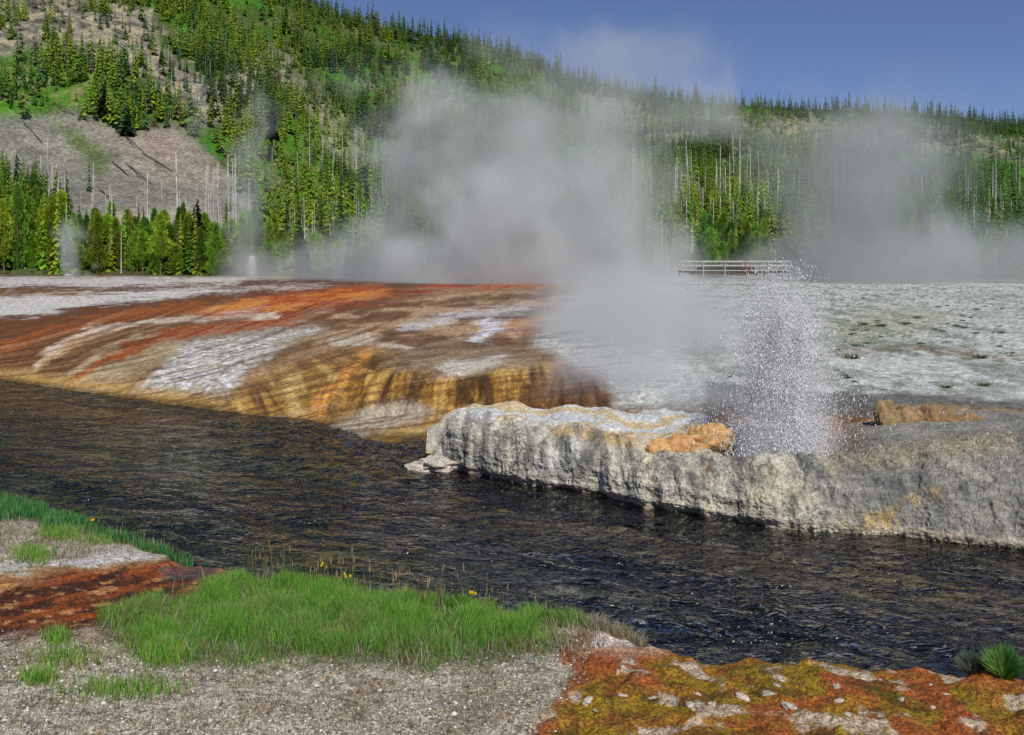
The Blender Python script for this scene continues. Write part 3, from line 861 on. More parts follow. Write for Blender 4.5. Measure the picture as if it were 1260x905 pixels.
# ---------------- geyser jet: ballistic drops + core mist
gx, gy, gz = float(X_of(958, 20.0)), 20.0, 0.72
ND = 330000
u = rng.random(ND)
fam = rng.random(ND)
hx = np.where(fam < .80, rng.beta(1.3, 1.7, ND) * 4.3, np.where(fam < .96, rng.beta(1.2, 2.6, ND) * 3.0, rng.beta(3, 2.4, ND) * 4.9)) + .05
froth = rng.random(ND) < .30
hx = np.where(froth, .05 + .95 * rng.random(ND) ** 2, hx)
v0 = np.sqrt(2 * 9.81 * hx)
tl = 2 * v0 / 9.81
t = u ** .9 * tl * np.where(fam < .80, .8, .97)
spread = np.where(fam < .80, .052, np.where(fam < .96, .22, .025))
ax = rng.normal(0, 1, ND) * spread + np.where(fam < .96, .01, -.005); ay = rng.normal(0, 1, ND) * spread * .8
r0x = rng.normal(0, .42, ND) * np.where(fam < .80, 1, np.where(fam < .96, .8, .3)); r0y = rng.normal(0, .3, ND); r0x = np.where(froth, rng.normal(0, .58, ND), r0x)
zz = v0 * t - 4.905 * t * t
dx = r0x * (0.45 + .55 * np.minimum(1, t)) + ax * v0 * t; dy = r0y + ay * v0 * t
dx += rng.normal(0, .03, ND)
# slight wind to the right for the fine veil
dx += np.where(fam < .3, 0.10 * t * t, 0)
size = rng.gamma(2.0, .0014, ND) + .0014
octv = np.array([(1, 0, 0), (-1, 0, 0), (0, 1, 0), (0, -1, 0), (0, 0, 1.6), (0, 0, -1.6)], float)
octf = np.array([(0, 2, 4), (2, 1, 4), (1, 3, 4), (3, 0, 4), (2, 0, 5), (1, 2, 5), (3, 1, 5), (0, 3, 5)])
tap = 1.08 - .42 * np.clip(zz / 4.4, 0, 1)
dx = dx * np.where(fam < .9, tap, 1)
fil = fbm(dx * 9 + 5, dy * 5, zz * .55, octv=3, seed=33)
big = (fil > .60) & (zz < 3.2)
size = np.where(big, size * 1.35, size)
cln = fbm(dx * 4.5 + 20, dy * 4.5, zz * 1.6, octv=4, seed=31)
keep = (zz > -.05) & (rng.random(ND) < .15 + froth * .5 + .95 * sstep(.40, .58, cln))
C = np.stack([dx, dy, zz], -1)[keep]; sz_ = size[keep]
strc = np.stack([np.ones(len(C)), np.ones(len(C)), rng.uniform(.9, 3.2, len(C))], -1)
V = (C[:, None, :] + octv[None] * sz_[:, None, None] * strc[:, None, :]).reshape(-1, 3)
Fd = (octf[None] + (np.arange(len(C)) * 6)[:, None, None]).reshape(-1, 3)
M_drop, nt, out = new_mat('water_drops')
b = N(nt, 'ShaderNodeBsdfPrincipled'); b.inputs['Base Color'].default_value = (.93, .92, .93, 1); b.inputs['Roughness'].default_value = .3
trn = N(nt, 'ShaderNodeBsdfTranslucent'); trn.inputs['Color'].default_value = (.93, .92, .93, 1)
mx = N(nt, 'ShaderNodeMixShader'); mx.inputs[0].default_value = .04
nt.links.new(b.outputs[0], mx.inputs[1]); nt.links.new(trn.outputs[0], mx.inputs[2]); nt.links.new(mx.outputs[0], out.inputs['Surface'])
jet = empty('geyser_jet', (gx, gy, gz), 'tall erupting jet of white water and spray in the mound basin', 'geyser')
me = mesh_np('spray_drops', V, [Fd])
tag(link('spray_drops', me, M_drop, jet), kind='stuff')


# ================================================================= STEAM
def steam(name, loc, size, dens, nscale, r0=.7, r1=1.0, lean=0.0, thr=(.25, .8), kn=1.3, top=.35, bot=.03, detail=4, colr=(.86, .88, .9), parent=None, seed=0., aniso=0.0, zsq=1.0, warp=0.0):
    """box domain; soft eroded plume filling it. size = full width, depth, height (m)"""
    sx, sy, sz = size
    mb = MB(); mb.box(-sx / 2, sx / 2, -sy / 2, sy / 2, 0, sz)
    m, nt, out = new_mat(name)
    tc = N(nt, 'ShaderNodeTexCoord')
    sp = N(nt, 'ShaderNodeSeparateXYZ'); nt.links.new(tc.outputs['Object'], sp.inputs[0])
    xn = math_n(nt, 'DIVIDE', sp.outputs[0], sx / 2); yn = math_n(nt, 'DIVIDE', sp.outputs[1], sy / 2); zn = math_n(nt, 'DIVIDE', sp.outputs[2], sz)
    if lean:
        xn = math_n(nt, 'SUBTRACT', xn, math_n(nt, 'MULTIPLY', math_n(nt, 'SUBTRACT', zn, .5), lean))
    x0n, y0n = math_n(nt, 'ABSOLUTE', math_n(nt, 'DIVIDE', sp.outputs[0], sx / 2)), math_n(nt, 'ABSOLUTE', math_n(nt, 'DIVIDE', sp.outputs[1], sy / 2))
    wall = math_n(nt, 'MULTIPLY', maprange(nt, x0n, 1.0, .72, 0, 1, 'SMOOTHSTEP'), maprange(nt, y0n, 1.0, .8, 0, 1, 'SMOOTHSTEP'))
    if warp:
        wn = noise_n(nt, tc.outputs['Object'], nscale * .5, 2, .5, .6)
        xn = math_n(nt, 'MULTIPLY_ADD', math_n(nt, 'SUBTRACT', wn, .5), warp, xn)
    rr = math_n(nt, 'SQRT', math_n(nt, 'ADD', math_n(nt, 'MULTIPLY', xn, xn), math_n(nt, 'MULTIPLY', yn, yn)))
    R = math_n(nt, 'MULTIPLY_ADD', zn, r1 - r0, r0)
    rr = math_n(nt, 'DIVIDE', rr, R)
    fall = maprange(nt, rr, 1.0, .15, 0, 1, 'SMOOTHSTEP')
    f1 = maprange(nt, zn, 0, max(bot, 1e-3), 0, 1, 'SMOOTHSTEP'); f2 = maprange(nt, zn, 1.0, top, 0, 1, 'SMOOTHSTEP')
    sh = math_n(nt, 'MULTIPLY', math_n(nt, 'MULTIPLY', math_n(nt, 'MULTIPLY', fall, wall), f1), f2)
    ad = N(nt, 'ShaderNodeMapping'); ad.inputs['Location'].default_value = (seed, seed * 1.7, seed * .3); ad.inputs['Scale'].default_value = (1, 1, zsq)
    nt.links.new(tc.outputs['Object'], ad.inputs['Vector'])
    nz = noise_n(nt, ad.outputs[0], nscale, detail, .62, .9)
    v = math_n(nt, 'MULTIPLY_ADD', math_n(nt, 'SUBTRACT', nz, .5), kn, sh)
    d = maprange(nt, v, thr[0], thr[1], 0, dens, 'SMOOTHSTEP')
    # never let density reach the walls of the box
    edge = maprange(nt, sh, 0.0, .06, 0, 1)
    d = math_n(nt, 'MULTIPLY', d, edge)
    pv = N(nt, 'ShaderNodeVolumePrincipled')
    pv.inputs['Color'].default_value = (*colr, 1); pv.inputs['Anisotropy'].default_value = aniso
    nt.links.new(d, pv.inputs['Density']); nt.links.new(pv.outputs[0], out.inputs['Volume'])
    o = link(name, mb.mesh(name), m, parent, loc)
    return tag(o, kind='stuff')


def plume(px, Y, z, wpx, depth, toppy, **kw):
    """steam plume with a base centre seen at px, width wpx pixels, rising to row toppy"""
    hgt = H - (toppy - HZ) * Y / F - z
    steam('steam', (X_of(px, Y), Y, z), (wpx * 1.3 * Y / F, depth * 1.15, hgt), **dict(dict(warp=2.2), **kw))


GREY = (.90, .925, .91)
DARK = (.72, .745, .74)  # darker albedo: shade of the right-hand plumes put into the steam colour
# far bank of steam behind the flats
plume(640, 136, 1.0, 470, 34, 120, dens=.065, nscale=.085, r0=1.0, r1=.95, top=.2, bot=.015, kn=1.5, thr=(.05, .8), colr=GREY, seed=3.1)
plume(645, 128, 1.0, 350, 22, 225, dens=.115, nscale=.11, r0=1.0, r1=.9, top=.35, bot=.015, kn=.9, thr=(.08, .8), colr=GREY, seed=11.1)
plume(640, 130, 1.2, 330, 24, 30, dens=.085, nscale=.10, r0=.8, r1=.85, lean=.25, top=.6, bot=.02, kn=1.9, thr=(.24, .9), colr=GREY, seed=7.7)
plume(600, 122, 1.2, 190, 14, 150, dens=.13, nscale=.14, r0=.9, r1=.95, top=.5, bot=.02, kn=1.8, thr=(.24, .9), colr=GREY, seed=1.7)
plume(745, 124, 1.2, 215, 20, 90, dens=.08, nscale=.10, r0=1.0, r1=.9, lean=.35, top=.5, bot=.02, kn=1.9, thr=(.24, .9), colr=GREY, seed=9.2)
plume(490, 140, 1.4, 150, 12, 58, dens=.14, nscale=.11, r0=.8, r1=1.0, top=.5, bot=.02, kn=2.0, thr=(.26, .95), colr=GREY, seed=1.3, lean=.35)
plume(740, 150, 20.0, 420, 22, -15, dens=.045, nscale=.07, r0=.9, r1=1.0, top=.6, bot=.3, kn=1.8, thr=(.24, .9), colr=GREY, seed=2.9)
plume(1045, 126, 1.0, 270, 24, 60, dens=.095, nscale=.09, r0=.9, r1=.95, top=.5, bot=.02, kn=1.9, thr=(.08, .9), colr=DARK, seed=4.4, lean=.15)
plume(1090, 134, 1.0, 290, 16, 60, dens=.045, nscale=.08, r0=.9, r1=1.0, top=.6, bot=.05, kn=1.9, thr=(.22, .95), colr=DARK, seed=12.4, lean=.3)
plume(560, 142, 6.0, 330, 16, 40, dens=.05, nscale=.09, r0=.8, r1=1.0, top=.6, bot=.05, kn=1.9, thr=(.22, .95), colr=GREY, seed=13.4, lean=-.3)
plume(1150, 140, 1.0, 370, 20, 235, dens=.11, nscale=.10, r0=1, r1=.95, top=.15, bot=.015, kn=.9, thr=(.06, .85), colr=DARK, seed=5.5)
plume(308, 160, 2.0, 150, 12, 50, dens=.10, nscale=.11, r0=.4, r1=1.0, top=.5, bot=.02, kn=2.0, thr=(.26, .95), colr=GREY, seed=6.1, lean=.25)
plume(84, 150, 2.0, 76, 8, 246, dens=.26, nscale=.25, r0=.35, r1=1, top=.5, bot=.02, kn=1.5, thr=(.24, .9), colr=GREY, seed=8.1)
plume(400, 150, 1.8, 260, 14, 262, dens=.09, nscale=.14, r0=1, r1=.95, top=.15, bot=.02, kn=1.5, thr=(.08, .85), colr=GREY, seed=2.2)
# low steam over the hot pool behind the mound
steam('steam', (X_of(775, 44), 44, 1.0), (14, 40, 5.6), .19, .26, r0=1.0, r1=.95, top=.15, bot=.01, kn=1.3, thr=(.10, .95), colr=(.80, .82, .81), seed=3.9)
steam('steam', (X_of(760, 29), 29, .9), (7.5, 7.0, 2.2), .34, .45, r0=1.0, r1=.8, top=.2, bot=.01, kn=.9, thr=(.1, .85), colr=(.8, .82, .84), seed=6.6)
steam('steam', (X_of(870, 24.5), 24.5, 1.0), (4.0, 4.0, 1.6), .40, .6, r0=1.0, r1=.8, top=.2, bot=.01, kn=.9, thr=(.1, .85), colr=DARK, seed=4.9)
mist = steam('mist', (-.05, 0, -.1), (2.7, 2.2, 4.9), .7, 1.5, r0=1.0, r1=.5, thr=(.06, .95), kn=.8, aniso=-.55, top=.1, bot=.01, colr=(1, 1, .99), parent=jet, seed=2.0, zsq=.4)
steam('mist', (-.05, .1, -.1), (1.5, 1.2, 4.6), 1.7, 1.6, r0=1.0, r1=.5, thr=(.06, .95), kn=.8, aniso=-.55, top=.15, bot=.01, colr=(1, 1, .99), parent=jet, seed=8.0, zsq=.3)
steam('mist', (.75, .2, -.1), (2.4, 2.0, 4.0), .3, 1.3, r0=1.0, r1=.7, thr=(.08, 1.0), kn=1.2, aniso=-.5, top=.1, bot=.01, colr=(1, 1, .99), parent=jet, seed=5.0, zsq=.4)

# small geyser jets far left
for (bx, Yd, hh, nn, lab) in [(310, 158, 3.8, 1500, 'small distant geyser spray at the edge of the forest under the thin steam column'),
                              (84, 149, .9, 160, 'tiny distant geyser spurt under the round steam puff')]:
    x, y, z = X_of(bx, Yd), Yd, 2.1
    t_ = rng.random(nn); C = np.stack([rng.normal(0, .45, nn) * (1.1 - .5 * t_), rng.normal(0, .4, nn), hh * t_ ** .9], -1)
    s_ = rng.gamma(2, .008, nn) + .010
    V = (C[:, None, :] + octv[None] * s_[:, None, None]).reshape(-1, 3)
    Fd = (octf[None] + (np.arange(nn) * 6)[:, None, None]).reshape(-1, 3)
    e = empty('small_geyser', (x, y, z), lab, 'geyser')
    tag(link('spray_drops', mesh_np('spray_drops', V, [Fd]), M_drop, e), kind='stuff')

# ================================================================= TREES
G_DARK, G_MID, G_YEL, G_BLUE = lin(62, 84, 34), lin(106, 134, 44), lin(146, 164, 52), lin(72, 112, 74)


def conifer_np(levels, nb, Hh, R, seed, base=.12):
    r = np.random.default_rng(seed)
    V, Fc, C = [], [], []
    n = 0
    for l in range(levels):
        f = (l + .5) / levels
        z = Hh * (base + (1 - base) * f)
        rad = R * (1 - f) ** .8 * (0.75 + .5 * r.random()) + .06 * R
        ph = r.random() * 6.28
        for k in range(nb):
            a = ph + 6.283 * k / nb + r.normal(0, .25)
            rr = rad * (0.65 + .6 * r.random())
            dz = -rr * (.25 + .4 * r.random())
            zz_ = z + r.normal(0, .02 * Hh)
            w = rr * (.26 + .14 * r.random())
            ca, sa = math.cos(a), math.sin(a)
            up = Hh / levels * .8
            V += [(0, 0, zz_ + up * .5), (ca * rr * .6 - sa * w, sa * rr * .6 + ca * w, zz_ + dz * .5 + up * .15), (ca * rr, sa * rr, zz_ + dz),
                  (ca * rr * .6 + sa * w, sa * rr * .6 - ca * w, zz_ + dz * .5 + up * .15)]
            Fc.append((n, n + 1, n + 2, n + 3)); n += 4
            C += [.75 + .5 * r.random()] * 4
    V += [(0.04 * R, 0, Hh * .9), (-.03 * R, .03 * R, Hh * .9), (-.02 * R, -.03 * R, Hh * .9), (0, 0, Hh * 1.04)]
    C += [1.0] * 4
    tri = np.array([(n, n + 1, n + 3), (n + 1, n + 2, n + 3), (n + 2, n, n + 3)])
    return np.array(V), np.array(Fc), tri, np.array(C)


def trunk_mesh(name, Hh, r0, r1, n=5, bend=0.0):
    mb = MB(); mb.tube([(0, 0, -.4), (bend * .3, 0, Hh * .35), (bend, bend * .3, Hh)], [r0, r0 * .8, r1], n)
    return mb.mesh(name, True)


def bushy_np(Hh, R, n, seed, cb=.06, clump=.34):
    """young pine: leaf clumps through an uneven spindle volume"""
    r = np.random.default_rng(seed)
    f = r.random(n) ** .85
    f = cb + (1 - cb) * f
    prof = np.minimum(1, (f - cb) * 5 + .3) * (1 - f) ** .42 * (1 + .25 * np.sin(f * 9 + seed))
    a = r.random(n) * 6.283
    lobes = (.45 + 1.05 * vnoise(np.cos(a) * 2.4 + 5, np.sin(a) * 2.4 + 5, f * Hh * 1.1, seed)) * (.72 + .4 * np.abs(np.sin(f * Hh * 1.9 + np.cos(a) * 1.2)))
    q = np.sqrt(r.random(n)) * .55 + .45
    rad = R * prof * lobes * q
    P0 = np.stack([np.cos(a) * rad, np.sin(a) * rad, f * Hh + r.normal(0, .2, n)], -1)
    s = clump * (.5 + r.random(n))
    d1 = np.stack([np.cos(a), np.sin(a), .6 + .8 * r.random(n)], -1) + r.normal(0, .35, (n, 3)); d1 /= np.linalg.norm(d1, axis=1, keepdims=True)
    d2 = np.cross(d1, r.normal(0, 1, (n, 3))); d2 /= np.linalg.norm(d2, axis=1, keepdims=True)
    V = np.stack([P0, P0 + d1 * s[:, None] * .6 + d2 * s[:, None] * .4, P0 + d1 * s[:, None] * 1.3, P0 + d1 * s[:, None] * .6 - d2 * s[:, None] * .4], 1).reshape(-1, 3)
    Fq = np.arange(n * 4).reshape(n, 4)
    cl = .6 + .8 * vnoise(P0[:, 0] * 1.4, P0[:, 1] * 1.4, P0[:, 2] * 1.4, seed + 3)
    return V, Fq, np.repeat(cl * (.8 + .4 * r.random(n)), 4)


def make_tree(name, label, cat, group, crown_me, trunk_me):
    e = empty(name, (0, 0, -500), label, cat, group)
    link('trunk', trunk_me, M_bark, e); link('crown', crown_me, M_leaf, e)
    return e


def tint(base, cl):
    return np.clip(np.asarray(base)[None] * cl[:, None], 0, .6)


def place(proto, first, loc, s, rz, label, group, name=None, sxy=1.0):
    o = proto if first else copy_tree(proto)
    o.location = loc; o.scale = (s * sxy, s * sxy, s); o.rotation_euler = (0, 0, rz)
    if label:
        o['label'] = label
    if group:
        o['group'] = group
    return o


# --- bushy young pines along the foot of the hill
bushy = []
for i in range(7):
    Hh = 9.0
    V, Fq, cl = bushy_np(Hh, 1.7 + .3 * (i % 3), 3600, 200 + i, cb=(.03, .16, .06, .22, .04, .3, .12)[i], clump=.25)
    colr = [lin(156, 190, 52), lin(146, 184, 56), lin(132, 170, 54), lin(166, 194, 66), lin(118, 154, 58), lin(142, 174, 56), lin(132, 166, 62)][i]
    bushy.append([make_tree('young_pine', 'x', 'pine tree', None, mesh_np('crown', V, [Fq], tint(colr, cl)), trunk_mesh('trunk', Hh * .9, .13, .03)), True])


def edge_tree(px, base_py, top_py, k=None, label=None, group=None):
    Y = random.uniform(172, 186)
    if base_py < 334:
        x, y, z = hill_point(px, base_py)
    else:
        x, y = X_of(px, Y), Y; z = hill_z(px, Y)
    hgt = (base_py - top_py) * y / F
    k = random.randrange(len(bushy)) if k is None else k
    e = place(bushy[k][0], bushy[k][1], (x, y, z - .2), hgt / 9.3, random.uniform(0, 6.28), label, group, sxy=min(1.5, max(.75, 8 / hgt)) * random.uniform(.8, 1.1))
    bushy[k][1] = False
    return e


def hill_z(px, Y):
    j = int(np.clip(round((px + 1200) / 5.0), 0, len(PXH) - 1))
    return float(np.interp(Y, YH[j, :NR1], ZH[j, :NR1]))


slim = []
LB_EDGE = 'bushy bright green young pine in the belt at the foot of the bare slope'
for i in range(130):
    px_ = -70 + i * 3.4 + random.uniform(-4, 4)
    tp = np.interp(px_, [-100, 30, 60, 100, 150, 200, 260, 330, 400], [235, 235, 246, 266, 270, 272, 264, 278, 290]) + random.triangular(-16, 34, 2)
    if i % 5 in (1, 3):
        slim.append((px_, tp))
        continue
    edge_tree(px_, random.uniform(334.5, 337), tp, label=LB_EDGE, group='young pines at the foot of the bare slope')
for i in range(45):
    px_ = random.uniform(-60, 335)
    tp = random.uniform(284, 306)
    edge_tree(px_, random.uniform(335, 337.5), tp, label='low bushy light green sapling at the front of the pine belt', group='low saplings in front of the pine belt')
for i in range(16):
    edge_tree(random.uniform(345, 480), 336, random.uniform(282, 312), label='grey green young pine in the thin steam beside the main steam cloud', group='young pines beside the main steam cloud')
for i in range(24):
    edge_tree(random.uniform(830, 965), 337, random.uniform(262, 306), k=random.choice((4, 6)), label='young green pine among pale trunks behind the boardwalk', group='young pines behind the boardwalk')
for i in range(14):
    edge_tree(random.uniform(1060, 1300), 340, random.uniform(286, 320), k=random.choice((4, 6)), label='young pine dimmed by steam at the foot of the far slope', group='young pines in the steam right of the geyser')

# --- hillside conifers
hero = []
for i in range(6):
    Hh = 10.0
    V, Fq, tri, cl = conifer_np(15, 9, Hh, 1.1 + .22 * (i % 3), 300 + i, base=.10 + .04 * (i % 2))
    colr = [lin(66, 90, 36), lin(86, 114, 40), lin(118, 144, 46), lin(100, 130, 42), lin(76, 108, 62), lin(134, 156, 52)][i]
    hero.append([make_tree('pine_tree', 'x', 'pine tree', None, mesh_np('crown', V, [Fq, tri], tint(colr, cl)), trunk_mesh('trunk', Hh * .9, .12, .03)), True])


V, Fq, tri, cl = conifer_np(20, 13, 10.0, 1.5, 333, base=.04)
V9, Fq9, tri9, cl9 = conifer_np(22, 12, 10.0, 1.25, 334, base=.10)
slimp = [[make_tree('pine_tree', 'x', 'pine tree', None, mesh_np('crown', a_, [b_, c_], tint(col_, d_)), trunk_mesh('trunk', 9.0, .12, .03)), True]
         for a_, b_, c_, d_, col_ in ((V, Fq, tri, cl, lin(140, 172, 54)), (V9, Fq9, tri9, cl9, lin(112, 146, 48)))]
for i, (px_, tp) in enumerate(slim):
    y = random.uniform(171, 180); x = X_of(px_, y); z = hill_z(px_, y)
    hgt_ = (336 - tp) * y / F
    place(slimp[i % 2][0], slimp[i % 2][1], (x, y, z - .2), hgt_ / 10, random.uniform(0, 6.28), 'slender layered young pine with a pointed tip in the belt below the bare slope', 'slender young pines below the bare slope', sxy=min(1.5, max(.8, 9 / hgt_)))
    slimp[i % 2][1] = False


def dens(px, py, gx_, gy_):
    d = .80 * np.ones_like(px)
    d = d * (1 - .998 * talus_m(px, py)) * (1 - .5 * many(px, py, ROCKS[:2] + ROCKS[7:], 8)) * (1 - .25 * many(px, py, ROCKS[2:5] + ROCKS[6:7], 8)) * (1 - .15 * region(px, py, ROCKS[5], 8)) * (1 - .45 * many(px, py, GRASSY[:1] + GRASSY[3:4], 8))
    cl = fbm(gx_ / 26, gy_ / 26, octv=4, seed=401)
    d = d * (.20 + 1.15 * sstep(.36, .58, cl))
    return d * (1 + .6 * region(px, py, [(820, 160), (960, 190), (970, 335), (800, 335)], 20)) + .5 * (py < np.interp(px, RIDGE_X, RIDGE_Y) + 20)


NT = 36000
cx = rng.uniform(-260, 1520, NT); jj = np.clip(((cx + 1200) / 5).round().astype(int), 0, len(PXH) - 1)
tr_ = rng.random(NT) ** .85
rr_ = np.clip((tr_ * (NR1 - 1)).round().astype(int), 2, NR1 - 1)
tX, tY, tZ, tpy = XH[jj, rr_], YH[jj, rr_], ZH[jj, rr_], PYH[jj, rr_]
tpx = 630 + tX / tY * F
acc = rng.random(NT) < dens(tpx, tpy, tX, tY)
acc &= (tpy < 330)
tX, tY, tZ, tpx, tpy = (a[acc] for a in (tX, tY, tZ, tpx, tpy))
tX = tX + rng.uniform(-1.5, 1.5, len(tX))
# a comb of trees along the crest
rx = np.arange(395, 1500, 3.2); rj = np.clip(((rx + 1200) / 5).round().astype(int), 0, len(PXH) - 1)
rrow = rng.integers(NR1 - 10, NR1 - 1, len(rx))
tX = np.concatenate([tX, X_of(rx, YH[rj, rrow])]); tY = np.concatenate([tY, YH[rj, rrow]]); tZ = np.concatenate([tZ, ZH[rj, rrow]])
tpx = np.concatenate([tpx, rx]); tpy = np.concatenate([tpy, PYH[rj, rrow]])
nT = len(tX)
hgt = np.clip(rng.normal(8.8, 3.0, nT), 3, 16) * np.interp(tpy, [60, 330], [1.0, .95]) * np.where(many(tpx, tpy, ROCKS + GRASSY[:1], 8) > .5, .8, 1)
nz = fbm(tX / 40, tY / 40, octv=3, seed=411)
hue = rng.random(nT)
treecol = G_MID[None] * np.ones((nT, 1))
treecol = over(treecol, G_DARK, np.clip(sstep(.5, .62, nz) * .8 + (hue < .25) * .5, 0, 1))
treecol = over(treecol, G_YEL, np.clip(sstep(.50, .38, nz) * .7 + (hue > .85) * .4, 0, 1) * .8)
treecol = over(treecol, G_BLUE, sstep(1040, 1160, tpx) * .55)
treecol = over(treecol, G_DARK, (tpy < np.interp(tpx, RIDGE_X, RIDGE_Y) + 16) * .5)
treecol = over(treecol, G_BLUE, (rng.random(nT) < .22) * .8)
treecol = over(treecol, lin(120, 112, 98), (rng.random(nT) < .07) * .8)
treecol *= rng.uniform(.75, 1.35, nT)[:, None]
vis_h = hgt * F / tY * np.where((tpx > 0) & (tpx < 1260), 1, 0)
inframe = (tpx > 8) & (tpx < 1252) & (tpy > 20)
order = np.argsort(-np.where(inframe, vis_h, -1))
NOBJ = 225
objs, rest = order[:NOBJ], order[NOBJ:]


def zone_label(px, py):
    if py < np.interp(px, RIDGE_X, RIDGE_Y) + 14:
        return 'small conifer on the ridge crest against the blue sky', 'conifers along the ridge crest'
    if px < 340:
        if py < 170:
            return 'conifer on the upper slope above the bare tan talus', 'conifers above the talus'
        return 'conifer standing beside the bare tan talus slope', 'conifers beside the talus'
    if px < 470:
        return 'conifer on the grassy slope between the talus and the main steam cloud', 'conifers between talus and main steam cloud'
    if px < 815:
        return 'conifer on the hillside veiled by the main steam cloud', 'conifers behind the main steam cloud'
    if px < 960:
        return 'conifer on the steep green slope above the boardwalk', 'conifers on the slope above the boardwalk'
    if px < 1130:
        return 'conifer on the slope veiled by steam behind the geyser jet', 'conifers behind the steam of the geyser'
    return 'blue green conifer on the slope right of the geyser steam', 'conifers right of the geyser steam'


for n_, i in enumerate(objs):
    lum = treecol[i].sum()
    k = int(np.argmin([abs(lum - c) for c in [.2, .3, .5, .4, .3, .62]])) if n_ > 5 else n_
    lab, grp = zone_label(tpx[i], tpy[i])
    place(hero[k][0], hero[k][1], (float(tX[i]), float(tY[i]), float(tZ[i]) - .3), float(hgt[i]) / 10, random.uniform(0, 6.28), lab, grp, sxy=random.uniform(.8, 1.3))
    hero[k][1] = False

# the rest of the wood: one object
VV, FF, CC = [], [], []
off = 0
groups = np.arange(len(rest)) % 6
for k in range(6):
    V, Fq, tri, cl = conifer_np(9, 6, 1.0, .105 + .02 * (k % 3), 500 + k)
    ids = rest[groups == k]
    n = len(ids); m = len(V)
    a = rng.uniform(0, 6.28, n); ca, sa = np.cos(a)[:, None], np.sin(a)[:, None]
    hh = hgt[ids][:, None]; ww = hh * rng.uniform(.8, 1.35, n)[:, None]
    x = (V[None, :, 0] * ca - V[None, :, 1] * sa) * ww + tX[ids][:, None]
    y = (V[None, :, 0] * sa + V[None, :, 1] * ca) * ww + tY[ids][:, None]
    z = V[None, :, 2] * hh + tZ[ids][:, None] - .3
    VV.append(np.stack([x, y, z], -1).reshape(-1, 3))
    CC.append((treecol[ids][:, None, :] * cl[None, :, None]).reshape(-1, 3))
    FF.append((Fq[None] + (off + np.arange(n) * m)[:, None, None]).reshape(-1, 4))
    off += n * m
me = mesh_np('forest', np.concatenate(VV), FF, np.clip(np.concatenate(CC), 0, .6))
tag(link('forest', me, M_forest), kind='stuff')
print('trees', nT, 'rest', len(rest))

# --- single distinctive conifers
SPR = 10.0
V, Fq, tri, cl = conifer_np(17, 11, SPR, 1.25, 901, base=.46)
V2, Fq2, tri2, cl2 = conifer_np(17, 12, SPR, 2.0, 902, base=.06)
def spruce(px, base_py, top_py, label, V, Fq, tri, cl, colr, sxy=1.0):
    x, y, z = hill_point(px, base_py) if base_py < 333 else (X_of(px, 176), 176, hill_z(px, 176))
    e = make_tree('spruce_tree', label, 'spruce tree', None, mesh_np('crown', V, [Fq, tri], tint(colr, cl)), trunk_mesh('trunk', SPR * .9, .16, .03))
    s = (base_py - top_py) * y / F / SPR
    e.location = (x, y, z - .2); e.scale = (s * sxy, s * sxy, s)
spruce(335, 206, 126, 'tall dark spruce with a long bare pale trunk on the grassy slope', V, Fq, tri, cl, lin(34, 50, 30))
spruce(243, 336, 250, 'dark shaggy spruce taller than the young pines around it', V2, Fq2, tri2, cl2, lin(52, 66, 32), 1.25)
spruce(157, 168, 128, 'dark conifer at the upper edge of the talus', V2, Fq2, tri2, cl2, lin(48, 60, 34), 1.3)
spruce(128, 146, 105, 'dark round conifer left above the pinkish talus', V2, Fq2, tri2, cl2, lin(40, 58, 32), 1.6)
spruce(370, 336, 276, 'dull green spruce standing in the steam beside the small geyser', V2, Fq2, tri2, cl2, lin(70, 92, 50), 1.5)


# --- dead snags
def snag_meshes(i):
    r = random.Random(40 + i)
    Hh = 10.0
    t = MB()
    b1, b2 = r.uniform(-.25, .25), r.uniform(-.2, .2)
    pts = [(0, 0, -.5), (b1 * .4, b2 * .4, Hh * .3), (b1, b2, Hh * .7), (b1 * 1.2, b2 * 1.1, Hh)]
    t.tube(pts, [.12, .10, .07, .025], 6)
    br = MB()
    for k in range(8 + 7 * (i % 3)):
        z = Hh * r.uniform(.2, .95); f = z / Hh
        a = r.uniform(0, 6.28); l = r.uniform(.3, 1.3) * (1.15 - f)
        x0, y0 = b1 * f, b2 * f
        br.tube([(x0, y0, z), (x0 + math.cos(a) * l * .5, y0 + math.sin(a) * l * .5, z + .1 * l), (x0 + math.cos(a) * l, y0 + math.sin(a) * l, z + r.uniform(-.2, .35) * l)], [.04, .03, .012], 4)
    return t.mesh('trunk', True), br.mesh('branches')


snags = []
for i in range(6):
    a, b = snag_meshes(i)
    e = empty('dead_tree', (0, 0, -500), 'x', 'dead tree'); link('trunk', a, M_snag, e); link('branches', b, M_snag, e)
    snags.append([e, True])


def snag(px, base_py, top_py, label, group=None, tilt=0.0, w=1.0):
    if base_py < 333:
        x, y, z = hill_point(px, base_py)
    else:
        y = random.uniform(172, 182); x = X_of(px, y); z = hill_z(px, y)
    k = random.randrange(6)
    e = place(snags[k][0], snags[k][1], (x, y, z), (base_py - top_py) * y / F / 10, random.uniform(0, 6.28), label, group, sxy=w * 1.15)
    if tilt:
        e.rotation_euler = (0, tilt, 0)
    snags[k][1] = False
    return e


